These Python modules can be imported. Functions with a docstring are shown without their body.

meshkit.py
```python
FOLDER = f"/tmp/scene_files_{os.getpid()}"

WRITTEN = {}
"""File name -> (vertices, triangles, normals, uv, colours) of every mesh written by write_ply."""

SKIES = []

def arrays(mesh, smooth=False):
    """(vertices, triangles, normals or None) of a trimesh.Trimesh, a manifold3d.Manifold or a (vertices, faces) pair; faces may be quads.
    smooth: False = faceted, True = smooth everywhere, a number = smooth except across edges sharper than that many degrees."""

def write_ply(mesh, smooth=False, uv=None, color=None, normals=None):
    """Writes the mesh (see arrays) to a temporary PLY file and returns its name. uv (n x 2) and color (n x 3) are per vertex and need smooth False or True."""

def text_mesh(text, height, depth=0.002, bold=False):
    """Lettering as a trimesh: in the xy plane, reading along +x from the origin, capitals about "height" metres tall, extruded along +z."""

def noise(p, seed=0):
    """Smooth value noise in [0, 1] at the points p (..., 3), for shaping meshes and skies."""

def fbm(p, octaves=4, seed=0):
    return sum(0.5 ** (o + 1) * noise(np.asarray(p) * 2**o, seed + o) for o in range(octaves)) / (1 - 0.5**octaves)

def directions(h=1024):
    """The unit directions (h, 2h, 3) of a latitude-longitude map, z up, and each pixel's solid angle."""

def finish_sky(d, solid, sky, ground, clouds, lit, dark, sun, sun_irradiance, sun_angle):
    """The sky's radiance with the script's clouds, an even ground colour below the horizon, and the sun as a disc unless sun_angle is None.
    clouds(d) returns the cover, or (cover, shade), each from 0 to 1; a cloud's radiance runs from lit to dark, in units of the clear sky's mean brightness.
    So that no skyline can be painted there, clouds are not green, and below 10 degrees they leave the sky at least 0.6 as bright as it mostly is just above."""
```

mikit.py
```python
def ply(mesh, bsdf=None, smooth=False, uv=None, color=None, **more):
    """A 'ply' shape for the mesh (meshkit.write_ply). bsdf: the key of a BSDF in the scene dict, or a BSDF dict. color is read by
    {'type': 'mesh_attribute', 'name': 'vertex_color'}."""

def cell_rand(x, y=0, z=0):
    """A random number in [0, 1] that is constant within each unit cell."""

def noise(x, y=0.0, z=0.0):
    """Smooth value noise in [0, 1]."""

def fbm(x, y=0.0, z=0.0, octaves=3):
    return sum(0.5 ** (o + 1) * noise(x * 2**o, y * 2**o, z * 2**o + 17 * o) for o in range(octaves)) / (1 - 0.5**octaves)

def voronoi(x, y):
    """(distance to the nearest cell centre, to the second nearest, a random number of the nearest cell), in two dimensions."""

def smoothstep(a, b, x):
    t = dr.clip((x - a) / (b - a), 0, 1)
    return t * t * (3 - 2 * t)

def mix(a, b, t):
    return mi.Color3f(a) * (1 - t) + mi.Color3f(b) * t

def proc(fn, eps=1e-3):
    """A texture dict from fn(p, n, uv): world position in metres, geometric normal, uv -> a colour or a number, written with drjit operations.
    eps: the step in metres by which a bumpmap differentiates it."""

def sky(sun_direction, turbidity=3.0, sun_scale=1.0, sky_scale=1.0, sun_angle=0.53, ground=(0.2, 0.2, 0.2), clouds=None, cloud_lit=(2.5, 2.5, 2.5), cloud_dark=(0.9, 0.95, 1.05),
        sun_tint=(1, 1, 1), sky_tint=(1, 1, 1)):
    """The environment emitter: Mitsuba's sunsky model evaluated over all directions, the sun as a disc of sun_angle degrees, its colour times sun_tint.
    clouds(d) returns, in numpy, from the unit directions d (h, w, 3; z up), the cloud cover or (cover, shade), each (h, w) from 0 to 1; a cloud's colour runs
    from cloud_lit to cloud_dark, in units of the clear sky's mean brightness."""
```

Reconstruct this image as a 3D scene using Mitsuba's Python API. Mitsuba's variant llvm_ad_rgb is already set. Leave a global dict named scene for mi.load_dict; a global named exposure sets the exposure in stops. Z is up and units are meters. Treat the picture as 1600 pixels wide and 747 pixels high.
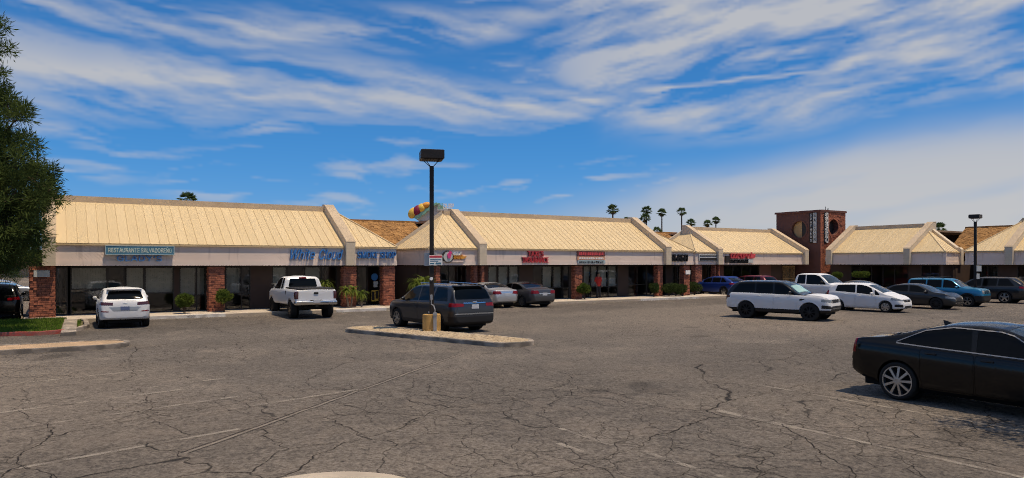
import math
import numpy as np
import trimesh
import manifold3d as m3
import drjit as dr
import mitsuba as mi
import mikit
import meshkit
from mikit import proc, noise, fbm, voronoi, smoothstep, mix, cell_rand
from scipy.interpolate import PchipInterpolator
from shapely.geometry import Polygon, Point, LineString
from shapely.ops import unary_union

scene, labels = {}, {}
T = mi.ScalarTransform4f
rng = np.random.default_rng(7)

# ------------------------------------------------------------------ camera, sky, exposure
EYE, F, HOR = 2.6, 1120.0, 411.0          # eye height (m); focal length and horizon row of the 1600 px wide photograph
scene['camera'] = {'type': 'perspective', 'fov': math.degrees(2 * math.atan(800 / F)), 'fov_axis': 'x', 'near_clip': 0.05, 'far_clip': 3000.0,
                   'principal_point_offset_y': (373.5 - HOR) / 747,
                   'to_world': T().look_at(origin=[0, 0, EYE], target=[0, 1, EYE], up=[0, 0, 1])}


def clouds(d):
    """Cirrus: long streaks of stretched noise in azimuth and elevation, thicker in broad bands and towards the right-hand horizon."""
    az = np.degrees(np.arctan2(d[..., 0], d[..., 1]))
    el = np.degrees(np.arcsin(np.clip(d[..., 2], -1, 1)))
    q = d / np.maximum(d[..., 2:3], 0.06)
    wx = meshkit.fbm(np.stack([az / 11, el / 6, az * 0 + 3], -1), 4, 5) - 0.5
    wy = meshkit.fbm(np.stack([az / 9, el / 5, az * 0 + 9], -1), 4, 6) - 0.5
    A, E = az + 5 * wx, el + 1.8 * wy

    def streak(slope, la, le, seed, octaves=6):
        t = E - slope * A
        return meshkit.fbm(np.stack([A / la, t / le, A * 0 + seed], -1), octaves, seed)

    def band(knots, lower, upper):
        """Full on its lower edge, fading upwards: centre and half width in degrees by azimuth."""
        a, c, w = np.array(knots, float).T
        off = (E - np.interp(A, a, c)) / np.interp(A, a, w)
        return np.where(off < 0, np.clip(1 + off, 0, 1) ** lower, np.clip(1 - off, 0, 1) ** upper)

    up, dn = streak(0.17, 7.5, 1.3, 33), streak(-0.11, 9.0, 1.1, 45)
    wisp = meshkit.fbm(np.stack([A / 5, E / 3.2, A * 0 + 8], -1), 6, 51)
    thr_u = meshkit.fbm(np.stack([A / 3.2, (E - .17 * A) / .42, A * 0 + 4], -1), 5, 61)
    thr_d = meshkit.fbm(np.stack([A / 3.2, (E + .11 * A) / .42, A * 0 + 4], -1), 5, 62)
    # the long band from the left to the middle, the wisps above it, the veil over the upper right and the haze bank low on the right
    b1 = band([(-90, 12.5, 3.4), (-36, 12.6, 3.6), (-26, 13.2, 3.2), (-14, 13.2, 2.8), (0, 12.6, 2.2), (6, 12.7, 1.8), (11, 13.3, 0.9), (14, 13.6, 0.2)], 0.45, 1.0)
    b2 = band([(-60, 17.5, 2.4), (-36, 16.6, 2.6), (-20, 16.6, 2.2), (-10, 17.6, 2.4), (2, 19.0, 1.2), (6, 19, .3)], 0.9, 0.9)
    right = 1 / (1 + np.exp(-(A - 3) / 2.6))
    low = np.interp(A, [3, 8, 14, 22, 36, 90], [15.0, 11.0, 9.9, 10.2, 11.0, 12])
    b3 = right / (1 + np.exp(-(E - low) / 0.5))
    b4 = np.interp(A, [-8, 4, 14, 24, 36, 60], [0, .45, .85, 1, 1, 1.0]) / (1 + np.exp((E - np.interp(A, [-4, 6, 14, 24, 36, 90], [2.6, 4.2, 6.2, 7.9, 9.0, 9.4])) / 0.6))
    c = b1 * np.clip(0.60 + 2.1 * (dn - 0.5) + 1.0 * (thr_d - 0.5), 0, 1)
    c = np.maximum(c, b2 * np.clip(0.42 + 2.2 * (dn - 0.5) + 0.9 * (thr_d - 0.5), 0, 1))
    c = np.maximum(c, b3 * np.clip(0.56 + 2.4 * (up - 0.5) + 1.0 * (thr_u - 0.5) + 0.8 * (wisp - 0.5), 0, 1))
    c = np.maximum(c, b4 * np.clip(1.0 + 0.6 * (up - 0.5), 0, 1))
    # thin single streaks in the clear part, anywhere
    c = np.maximum(c, np.clip(4.6 * streak(0.02, 4.5, 0.5, 71) - 2.45, 0, 1) * np.clip(4 * meshkit.fbm(np.stack([A / 11, E / 3, A * 0 + 2], -1), 3, 77) - 1.7, 0, 1) * 0.5)
    haze = 0.62 * np.exp(-np.maximum(el, 0) / 2.8) + 0.03
    # higher up, outside the frame, unseen cirrus, capped thin to weaken the skylight
    hi = np.clip((el - 20) / 10, 0, 1)
    wide = meshkit.fbm(q * np.array([0.5, 1.1, 0.0]) + 11, 6, 91)
    c = c * (1 - hi) + hi * np.clip(2.2 * wide - 0.85, 0, 0.55)
    c = 1 - (1 - np.clip(c, 0, 1) * 0.90) * (1 - haze)
    return c, 0.25 + 0.55 * np.clip(1 - (el / 9), 0, 1)


SUN = np.array([0.86 * math.cos(math.radians(71)), -0.51 * math.cos(math.radians(71)), math.sin(math.radians(71))])
scene['sky'] = mikit.sky(SUN.tolist(), turbidity=2.6, sky_tint=(0.20, 0.84, 1.32), sun_tint=(1.04, 1.0, 0.93), clouds=clouds, cloud_lit=(2.45, 2.5, 2.62), cloud_dark=(2.95, 2.82, 2.66), ground=(0.12, 0.11, 0.10))
exposure = 1.27

# ------------------------------------------------------------------ helpers: entries, labels, meshes


def numbered(key):
    if not any(k == key or k.startswith(key + '__') for k in scene):
        return key
    n = 1
    while any(k == f'{key}_{n:03d}' or k.startswith(f'{key}_{n:03d}__') for k in scene):
        n += 1
    return f'{key}_{n:03d}'


COUNT = {}


def unique(key):
    """As numbered(), fast: the next free number of this key."""
    n = COUNT.get(key, -1) + 1
    COUNT[key] = n
    return key if n == 0 else f'{key}_{n:03d}'


def tag(key, label=None, category=None, group=None, kind=None):
    e = labels.setdefault(key, {})
    for k, v in (('label', label), ('category', category), ('group', group), ('kind', kind)):
        if v:
            e[k] = v
    return key


def thing(name, label, category, group=None):
    return tag(unique(name), label, category, group)


def put(name, mesh, bsdf, parent=None, smooth=False, to_world=None, **kw):
    key = unique(f'{parent}__{name}' if parent else name)
    e = mesh if isinstance(mesh, dict) else mikit.ply(mesh, bsdf, smooth)
    if isinstance(mesh, dict):
        e = {**mesh, 'bsdf': {'type': 'ref', 'id': bsdf}}
    if to_world is not None:
        e['to_world'] = to_world
    scene[key] = e
    return key


def tm(mesh):
    """trimesh of a manifold."""
    if isinstance(mesh, m3.Manifold):
        m = mesh.to_mesh()
        return trimesh.Trimesh(m.vert_properties[:, :3], m.tri_verts, process=False)
    return mesh


def man(mesh):
    return m3.Manifold(m3.Mesh(np.ascontiguousarray(mesh.vertices, np.float32), np.ascontiguousarray(mesh.faces, np.uint32)))


def box(x0, x1, y0, y1, z0, z1):
    b = trimesh.creation.box((x1 - x0, y1 - y0, z1 - z0))
    b.apply_translation(((x0 + x1) / 2, (y0 + y1) / 2, (z0 + z1) / 2))
    return b


def rbox(x0, x1, y0, y1, z0, z1, r=0.02, n=8):
    pts = [m3.Manifold.sphere(r, n).translate((x, y, z)) for x in (x0 + r, x1 - r) for y in (y0 + r, y1 - r) for z in (z0 + r, z1 - r)]
    return tm(m3.Manifold.batch_hull(pts))


def cyl(p, q, r, n=16, r2=None):
    """A (tapered) closed cylinder from p to q."""
    p, q = np.asarray(p, float), np.asarray(q, float)
    L = np.linalg.norm(q - p)
    c = m3.Manifold.cylinder(L, r, r if r2 is None else r2, n)
    t = tm(c)
    t.apply_transform(trimesh.geometry.align_vectors([0, 0, 1], (q - p) / L))
    t.apply_translation(p)
    return t


def cat(ms):
    ms = [tm(m) for m in ms]
    v = np.vstack([m.vertices for m in ms])
    o = np.cumsum([0] + [len(m.vertices) for m in ms[:-1]])
    return trimesh.Trimesh(v, np.vstack([m.faces + k for m, k in zip(ms, o)]), process=False)


def boxes(rows):
    """One mesh of many boxes, rows of (x0,x1,y0,y1,z0,z1)."""
    r = np.asarray(rows, float)
    c = np.array([[x, y, z] for x in (0, 1) for y in (0, 1) for z in (0, 1)])
    f = np.array([[0, 1, 3], [0, 3, 2], [4, 6, 7], [4, 7, 5], [0, 4, 5], [0, 5, 1], [2, 3, 7], [2, 7, 6], [0, 2, 6], [0, 6, 4], [1, 5, 7], [1, 7, 3]])
    lo, hi = r[:, 0::2], r[:, 1::2]
    v = (lo[:, None] + c[None] * (hi - lo)[:, None]).reshape(-1, 3)
    return trimesh.Trimesh(v, (f[None] + 8 * np.arange(len(r))[:, None, None]).reshape(-1, 3), process=False)


def prism(poly, axis, a, b):
    """Manifold of a 2-D polygon (points or shapely) drawn along an axis from a to b: 'x' takes (y, z), 'y' takes (x, z), 'z' takes (x, y)."""
    pts = np.asarray(poly.exterior.coords)[:-1] if hasattr(poly, 'exterior') else np.asarray(poly, float)
    if Polygon(pts).exterior.is_ccw is False:
        pts = pts[::-1]
    m = m3.Manifold.extrude(m3.CrossSection([pts]), b - a)
    if axis == 'z':
        return m.translate((0, 0, a))
    M = {'x': [[0, 0, 1, a], [1, 0, 0, 0], [0, 1, 0, 0]], 'y': [[1, 0, 0, 0], [0, 0, -1, b], [0, 1, 0, 0]]}[axis]
    return m.transform(np.array(M, float))


def rot(deg, x=0.0, y=0.0, z=0.0):
    a = math.radians(deg)
    M = np.eye(4)
    M[:2, :2] = [[math.cos(a), -math.sin(a)], [math.sin(a), math.cos(a)]]
    M[:3, 3] = (x, y, z)
    return M


def moved(mesh, M):
    t = tm(mesh).copy()
    t.apply_transform(M)
    return t


def ground_at(px, py, z=0.0):
    """The point at height z that the photograph shows at this pixel."""
    D = F * (EYE - z) / (py - HOR)
    return np.array([(px - 800) / F * D, D])


# ------------------------------------------------------------------ materials (each defined once)
def bsdf(name, d, two=True):
    scene[name] = {'type': 'twosided', 'b': d} if two else d
    return name


def rgb(*c):
    return {'type': 'rgb', 'value': list(map(float, c))}


def dull(name, c, rough=0.8, spec=0.3, **kw):
    return bsdf(name, {'type': 'principled', 'base_color': c if isinstance(c, dict) else rgb(*c), 'roughness': rough, 'specular': spec, **kw})


def mottled(c, scale, amount, c2=None, octaves=3, stretch=(1, 1, 1)):
    c2 = c2 or tuple(x * 0.6 for x in c)

    def fn(p, n, uv):
        return mix(c, c2, dr.clip((fbm(p.x * scale * stretch[0], p.y * scale * stretch[1], p.z * scale * stretch[2], octaves=octaves) - 0.5) * 2 * amount + 0.5 * amount, 0, 1))
    return proc(fn)


def crack_field(p):
    wx = fbm(p.x * 0.7, p.y * 0.7, 1.0, octaves=5) - 0.5
    wy = fbm(p.x * 0.7, p.y * 0.7, 7.0, octaves=5) - 0.5
    x, y = p.x + 0.85 * wx + 0.10 * (noise(p.x * 6, p.y * 6, 3.0) - 0.5), p.y + 0.85 * wy + 0.10 * (noise(p.x * 6, p.y * 6, 5.0) - 0.5)
    a0, b0, _ = voronoi(x * 0.21 + 3, y * 0.21 + 8)
    a1, b1, _ = voronoi(x * 0.62, y * 0.62)
    a2, b2, _ = voronoi(x * 1.45 + 31, y * 1.45 + 17)
    m1 = smoothstep(0.34, 0.58, fbm(p.x * 0.28 + 5, p.y * 0.28, 2.0, octaves=3))
    m2 = smoothstep(0.47, 0.60, fbm(p.x * 0.22, p.y * 0.22, 12.0, octaves=3))
    w = 0.5 + noise(p.x * 1.7, p.y * 1.7, 4.0)
    c0 = 1 - smoothstep(0.0012, 0.0048 * w, b0 - a0)
    c1 = (1 - smoothstep(0.003, 0.013 * w, b1 - a1)) * (0.38 + 0.62 * m1) * 0.9
    c2 = (1 - smoothstep(0.006, 0.026, b2 - a2)) * (0.34 + 0.66 * m2) * 0.8
    return dr.maximum(c0, dr.maximum(c1, c2))


SEAM_A, SEAM_B = ground_at(395, 670), ground_at(720, 553)
SD = (SEAM_B - SEAM_A) / np.linalg.norm(SEAM_B - SEAM_A)
SL = float(np.linalg.norm(SEAM_B - SEAM_A))
P0X, P0Y, NVX, NVY = -20.7, 32.5, math.sin(math.radians(32.67)), -math.cos(math.radians(32.67))


def asphalt_color(p, n, uv):
    grit = noise(p.x * 130, p.y * 130, 0.0)
    grit2 = noise(p.x * 48, p.y * 48, 0.0)
    big = fbm(p.x * 0.09, p.y * 0.09, 0.0, octaves=4)
    mid = fbm(p.x * 0.8, p.y * 0.8, 3.0, octaves=4)
    c = mix((0.124, 0.105, 0.086), (0.086, 0.076, 0.066), dr.clip((big - 0.5) * 3.0 + 0.5, 0, 1))
    c = mix(c, (0.138, 0.119, 0.099), smoothstep(0.45, 0.80, mid) * 0.45)
    c = c * (0.02 + 0.36 * grit + 0.60 * grit2 + 0.64 * noise(p.x * 27, p.y * 27, 9.0) + 0.36 * noise(p.x * 13, p.y * 13, 19.0))
    oil = smoothstep(0.74, 0.84, fbm(p.x * 0.55 + 40, p.y * 0.55, 5.0, octaves=3))
    vv = (p.x - float(P0X)) * float(NVX) + (p.y - float(P0Y)) * float(NVY)
    lane = smoothstep(2.0, 2.6, vv) * (1 - smoothstep(7.5, 9.5, vv + 2.0 * (mid - 0.5)))
    c = c * (1 - 0.35 * oil) * (1 - 0.22 * lane)
    s_ = (p.x - float(P0X)) * float(-NVY) + (p.y - float(P0Y)) * float(NVX)
    c = c * (1.0 + 0.42 * (fbm(s_ * 0.05, vv * 0.45, 21.0, octaves=4) - 0.5))
    cr = crack_field(p)
    dust = smoothstep(0.62, 0.72, fbm(p.x * 2.1, p.y * 2.1, 8.0, octaves=3)) * 0.25
    c = mix(c, (0.19, 0.155, 0.125), dust * 0.5)
    rx, ry = p.x - float(SEAM_A[0]), p.y - float(SEAM_A[1])
    along = rx * float(SD[0]) + ry * float(SD[1])
    off = dr.abs(rx * float(SD[1]) - ry * float(SD[0]) + 0.05 * (noise(p.x * 2, p.y * 2, 1.0) - 0.5))
    on = (along > -1.5) & (along < SL)
    seam = dr.select(on, (1 - smoothstep(0.012, 0.03, dr.abs(off - 0.055))) * 0.8, 0)
    ridge = dr.select(on, (1 - smoothstep(0.02, 0.045, off)) * 0.5, 0)
    c = mix(c, (0.21, 0.18, 0.15), ridge)
    return c * (1 - 0.82 * dr.maximum(cr, seam))


def asphalt_height(p, n, uv):
    return 0.5 * noise(p.x * 70, p.y * 70, 0.0) + 0.5 * noise(p.x * 30, p.y * 30, 2.0) - 2.2 * crack_field(p)


bsdf('m_asphalt', {'type': 'bumpmap', 'arbitrary': proc(asphalt_height, 0.008), 'scale': 0.008,
                   'nested': {'type': 'principled', 'base_color': proc(asphalt_color), 'roughness': 0.85, 'specular': 0.3}})


def paint_color(p, n, uv):
    worn = fbm(p.x * 5, p.y * 5, 2.0, octaves=4) * 0.75 + 0.25 * noise(p.x * 90, p.y * 90, 0.0)
    big = fbm(p.x * 0.9, p.y * 0.9, 6.0, octaves=2)
    m = smoothstep(0.34, 0.66, worn + 0.45 * (big - 0.5))
    c = mix((0.21, 0.187, 0.158), asphalt_color(p, n, uv) * 1.15, m)
    return c * (1 - 0.75 * crack_field(p))


dull('m_line', proc(paint_color), 0.8)
dull('m_concrete', mottled((0.42, 0.36, 0.29), 2.2, 0.9, (0.30, 0.26, 0.21), 4), 0.85)
dull('m_kerb', mottled((0.35, 0.30, 0.25), 3.0, 1.5, (0.13, 0.115, 0.10), 4), 0.85)
dull('m_kerb_white', mottled((0.66, 0.64, 0.60), 4.0, 0.9, (0.36, 0.33, 0.30), 4), 0.7)
dull('m_kerb_red', mottled((0.36, 0.055, 0.045), 5.0, 1.1, (0.22, 0.12, 0.10), 4), 0.7)
dull('m_gravel', mottled((0.50, 0.41, 0.28), 9.0, 1.1, (0.30, 0.23, 0.15), 3), 0.95)
dull('m_dirt', mottled((0.36, 0.25, 0.16), 3.0, 1.1, (0.23, 0.17, 0.11), 4), 0.95)
dull('m_soil', mottled((0.12, 0.10, 0.05), 4.0, 1.0, (0.07, 0.07, 0.03), 3), 0.95)
dull('m_roof', mottled((0.595, 0.465, 0.268), 0.35, 0.5, (0.52, 0.40, 0.222), 4), 0.5, 0.4)
dull('m_roof_b', mottled((0.615, 0.485, 0.284), 0.35, 0.5, (0.545, 0.42, 0.238), 4), 0.5, 0.4)
dull('m_roof_edge', mottled((0.60, 0.46, 0.27), 1.0, 0.7, (0.46, 0.35, 0.2), 3), 0.55)


def fascia_color(p, n, uv):
    base = mix((0.75, 0.625, 0.545), (0.64, 0.53, 0.46), fbm(p.x * 1.1, p.y * 1.1, p.z * 2.5, octaves=4))
    streak = smoothstep(0.60, 0.80, fbm(p.x * 7, p.y * 7, p.z * 0.6, octaves=3))
    return mix(base, (0.36, 0.29, 0.26), streak * 0.4)


def groove_height(along):
    def fn(p, n, uv):
        s = (p.x * along[0] + p.y * along[1] + p.z) / 0.17
        k = s - dr.floor(s)
        return 1 - smoothstep(0.0, 0.14, k) * (1 - smoothstep(0.86, 1.0, k))
    return fn


TH = 32.67
UX, UY = math.cos(math.radians(TH)), math.sin(math.radians(TH))
bsdf('m_siding', {'type': 'bumpmap', 'arbitrary': proc(groove_height((UX, UY)), 0.004), 'scale': -0.018,
                  'nested': {'type': 'principled', 'base_color': proc(fascia_color), 'roughness': 0.75, 'specular': 0.3}})
dull('m_fascia', proc(fascia_color), 0.75)


def plaster_color(p, n, uv):
    c = mix((0.60, 0.52, 0.40), (0.50, 0.425, 0.325), fbm(p.x * 1.6, p.y * 1.6, p.z * 1.6, octaves=4))
    row = dr.floor(p.z / 0.2)
    f = p.z / 0.2 - row
    joint = 1 - smoothstep(0.02, 0.09, f) * (1 - smoothstep(0.91, 0.98, f))
    return c * (1 - 0.10 * joint)


dull('m_plaster', proc(plaster_color), 0.85)
dull('m_cap', mottled((0.54, 0.43, 0.30), 1.5, 0.9, (0.44, 0.345, 0.24), 4), 0.8)
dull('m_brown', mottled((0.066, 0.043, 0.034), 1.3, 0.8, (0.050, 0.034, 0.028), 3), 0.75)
dull('m_tower', mottled((0.135, 0.062, 0.050), 1.0, 0.8, (0.105, 0.05, 0.042), 4), 0.75)
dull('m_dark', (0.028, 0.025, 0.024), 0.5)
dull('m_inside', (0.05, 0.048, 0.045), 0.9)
dull('m_blind', mottled((0.21, 0.23, 0.205), 6, 0.5, (0.15, 0.165, 0.15), 2), 0.8)
dull('m_mortar', (0.10, 0.055, 0.042), 0.9)


def brick_color(p, n, uv):
    r = cell_rand(p.x * 4.1 + p.y * 2.3, p.y * 3.7 - p.x * 1.9, p.z / 0.098)
    c = mix((0.44, 0.160, 0.094), (0.22, 0.082, 0.056), r)
    return c * (0.65 + 0.6 * fbm(p.x * 14, p.y * 14, p.z * 14, octaves=3))


dull('m_brick', proc(brick_color), 0.9)


def shingle_color(p, n, uv):
    r = noise(p.x * 2.2, p.y * 2.2, p.z * 3.3)
    return mix((0.43, 0.235, 0.085), (0.22, 0.115, 0.045), r) * (0.6 + 0.7 * fbm(p.x * 9, p.y * 9, p.z * 9, octaves=3))


dull('m_shingle', proc(shingle_color), 0.95)
bsdf('m_pane', {'type': 'thindielectric', 'int_ior': 1.5}, two=False)
dull('m_frame', (0.03, 0.028, 0.026), 0.4)
dull('m_pole', mottled((0.012, 0.011, 0.011), 3, 0.8, (0.03, 0.022, 0.018), 3), 0.45)
dull('m_pedestal', mottled((0.52, 0.32, 0.11), 2.5, 1.0, (0.36, 0.21, 0.07), 4, (1, 1, 2)), 0.85)
dull('m_grey_metal', (0.34, 0.34, 0.34), 0.45, 0.5, metallic=0.4)
dull('m_white', (0.78, 0.78, 0.76), 0.5)
dull('m_black', (0.012, 0.012, 0.013), 0.5)
dull('m_blue', (0.05, 0.20, 0.50), 0.4)
dull('m_panel_blue', mottled((0.075, 0.20, 0.29), 3, 0.6, (0.05, 0.15, 0.23), 3), 0.5)
dull('m_panel_text', (0.74, 0.77, 0.64), 0.6)
dull('m_red', (0.58, 0.075, 0.09), 0.45)
dull('m_wine', (0.20, 0.015, 0.05), 0.5)
dull('m_salmon', (0.62, 0.33, 0.22), 0.6)
dull('m_paleblue', (0.36, 0.46, 0.50), 0.6)
dull('m_maroon', (0.14, 0.05, 0.05), 0.6)
dull('m_pink', (0.62, 0.06, 0.22), 0.5)
dull('m_orange', (0.66, 0.30, 0.05), 0.5)
dull('m_yellow', (0.70, 0.47, 0.08), 0.5)
dull('m_tan', (0.44, 0.30, 0.15), 0.8)
dull('m_green', (0.22, 0.44, 0.33), 0.5)
dull('m_sign_grey', (0.48, 0.50, 0.49), 0.6)
dull('m_bark', mottled((0.10, 0.07, 0.05), 6, 1.0, (0.045, 0.033, 0.025), 4, (1, 1, 0.3)), 0.95)
dull('m_palm_trunk', mottled((0.25, 0.195, 0.145), 5, 1.0, (0.15, 0.115, 0.09), 3, (1, 1, 3)), 0.95)
dull('m_far_wall', mottled((0.45, 0.30, 0.20), 0.6, 0.8, (0.33, 0.21, 0.14), 3), 0.85)
dull('m_far_roof', (0.30, 0.20, 0.13), 0.9)


def leaf(name, c1, c2, trans=0.5, scale=1.2):
    def fn(p, n, uv):
        return mix(c1, c2, dr.clip(fbm(p.x * scale, p.y * scale, p.z * scale, octaves=3) * 2 - 0.5, 0, 1))
    bsdf(name, {'type': 'principledthin', 'base_color': proc(fn), 'roughness': 0.6, 'diff_trans': trans, 'spec_trans': 0.0, 'eta': 1.4}, two=False)


leaf('m_pine', (0.12, 0.16, 0.045), (0.020, 0.042, 0.018), 0.6, 0.9)
leaf('m_shrub', (0.13, 0.17, 0.035), (0.06, 0.10, 0.022), 0.6, 4)
leaf('m_hedge', (0.07, 0.095, 0.03), (0.04, 0.065, 0.022), 0.5, 4)
leaf('m_frond', (0.26, 0.30, 0.06), (0.11, 0.17, 0.035), 0.8, 2)
leaf('m_palm', (0.14, 0.19, 0.075), (0.085, 0.13, 0.05), 0.7, 2)
leaf('m_grass', (0.12, 0.20, 0.03), (0.08, 0.13, 0.022), 0.6, 3)
leaf('m_dead', (0.19, 0.13, 0.06), (0.11, 0.075, 0.035), 0.4, 2)


def car_paint(name, c, metallic=0.0, rough=0.28, spec=0.5, coat=1.0):
    return dull(name, c, rough, spec, metallic=metallic, clearcoat=coat, clearcoat_gloss=0.97)


car_paint('p_white', (0.60, 0.61, 0.62), 0.0, 0.3)
car_paint('p_black', (0.0025, 0.0025, 0.003), 0.0, 0.10, 0.30, 0.3)
car_paint('p_gloss_black', (0.004, 0.004, 0.005), 0.0, 0.12, 0.4, 0.5)
car_paint('p_slate', (0.030, 0.036, 0.047), 0.5, 0.22)
car_paint('p_silver', (0.50, 0.51, 0.52), 0.7, 0.28)
car_paint('p_grey', (0.080, 0.084, 0.09), 0.65, 0.25)
car_paint('p_charcoal', (0.016, 0.018, 0.021), 0.5, 0.2)
car_paint('p_blue', (0.005, 0.036, 0.22), 0.4, 0.25)
car_paint('p_teal', (0.006, 0.150, 0.29), 0.4, 0.25)
car_paint('p_maroon', (0.12, 0.006, 0.018), 0.35, 0.25)
dull('p_glass', (0.002, 0.003, 0.004), 0.03, 0.18)
dull('p_windshield', (0.012, 0.022, 0.028), 0.04, 0.55)
dull('p_shade_glass', (0.27, 0.44, 0.40), 0.10, 0.6)
dull('p_tyre', (0.012, 0.012, 0.012), 0.8)
dull('p_trim', (0.016, 0.016, 0.017), 0.55)
dull('p_under', (0.008, 0.008, 0.008), 0.9)
dull('p_alloy', (0.42, 0.43, 0.44), 0.25, 0.5, metallic=0.9)
dull('p_dark_alloy', (0.012, 0.012, 0.013), 0.35)
dull('p_chrome', (0.72, 0.73, 0.75), 0.12, 0.5, metallic=1.0)
dull('p_tail', (0.17, 0.004, 0.008), 0.12, 0.4)
dull('p_tail_dark', (0.05, 0.006, 0.008), 0.15, 0.6, clearcoat=1.0)
dull('p_head', (0.15, 0.165, 0.18), 0.08, 0.7, clearcoat=1.0)
dull('p_plate', (0.46, 0.48, 0.52), 0.5)
dull('p_plate_blue', (0.10, 0.13, 0.24), 0.5)

# ------------------------------------------------------------------ the ground
P0 = np.array([-20.7, 32.5])
UV, NV = np.array([UX, UY]), np.array([UY, -UX])           # along the long facade, and out of it towards the car park
FRONT = rot(TH, P0[0], P0[1])                              # local x along the facade, y into the building
WING_U = 59.3
WP = P0 + WING_U * UV
WING = rot(TH - 90, WP[0], WP[1])                          # the right-hand wing: local x comes towards the viewer, y into the building


def along(px, d=0.0):
    """Local x on the long facade, d metres behind its front, of a photograph column."""
    t = (px - 800) / F
    return (t * (P0[1] + UX * d) - P0[0] + UY * d) / (UX - UY * t)


def along_wing(px, d=0.0):
    t = (px - 800) / F
    a, b = WP + d * UV
    return (t * b - a) / (NV[0] - t * NV[1])


def world(x, y, M=FRONT):
    return (M @ np.array([x, y, 0, 1]))[:2]


g = trimesh.creation.box((900, 900, 0.5))
g.apply_translation((0, 200, -0.25))
put('car_park_ground', g, 'm_asphalt')
tag('car_park_ground', 'cracked sun bleached asphalt of the car park', kind='structure')


def structure(name, mesh, mat, label, parent=None, **kw):
    k = put(name, mesh, mat, parent, **kw)
    return tag(k, label, kind='structure')


def rounded(poly, r):
    return poly.buffer(-r, join_style='mitre').buffer(r, quad_segs=6)


def worn(poly, amount=.018, seed=1):
    """The outline with the small irregularities of old concrete."""
    p = np.asarray(poly.segmentize(.16).exterior.coords)[:-1]
    c = np.asarray(poly.centroid.coords[0])
    d = p - c
    q = np.column_stack([p * 2.3, np.zeros(len(p))])
    k = (meshkit.fbm(q, 4, seed) - .5) * 3.2 * amount
    n = np.roll(p, -1, 0) - np.roll(p, 1, 0)
    n = np.column_stack([n[:, 1], -n[:, 0]]) / np.linalg.norm(n, axis=1, keepdims=True)
    return Polygon(p + n * k[:, None]).buffer(0)


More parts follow.
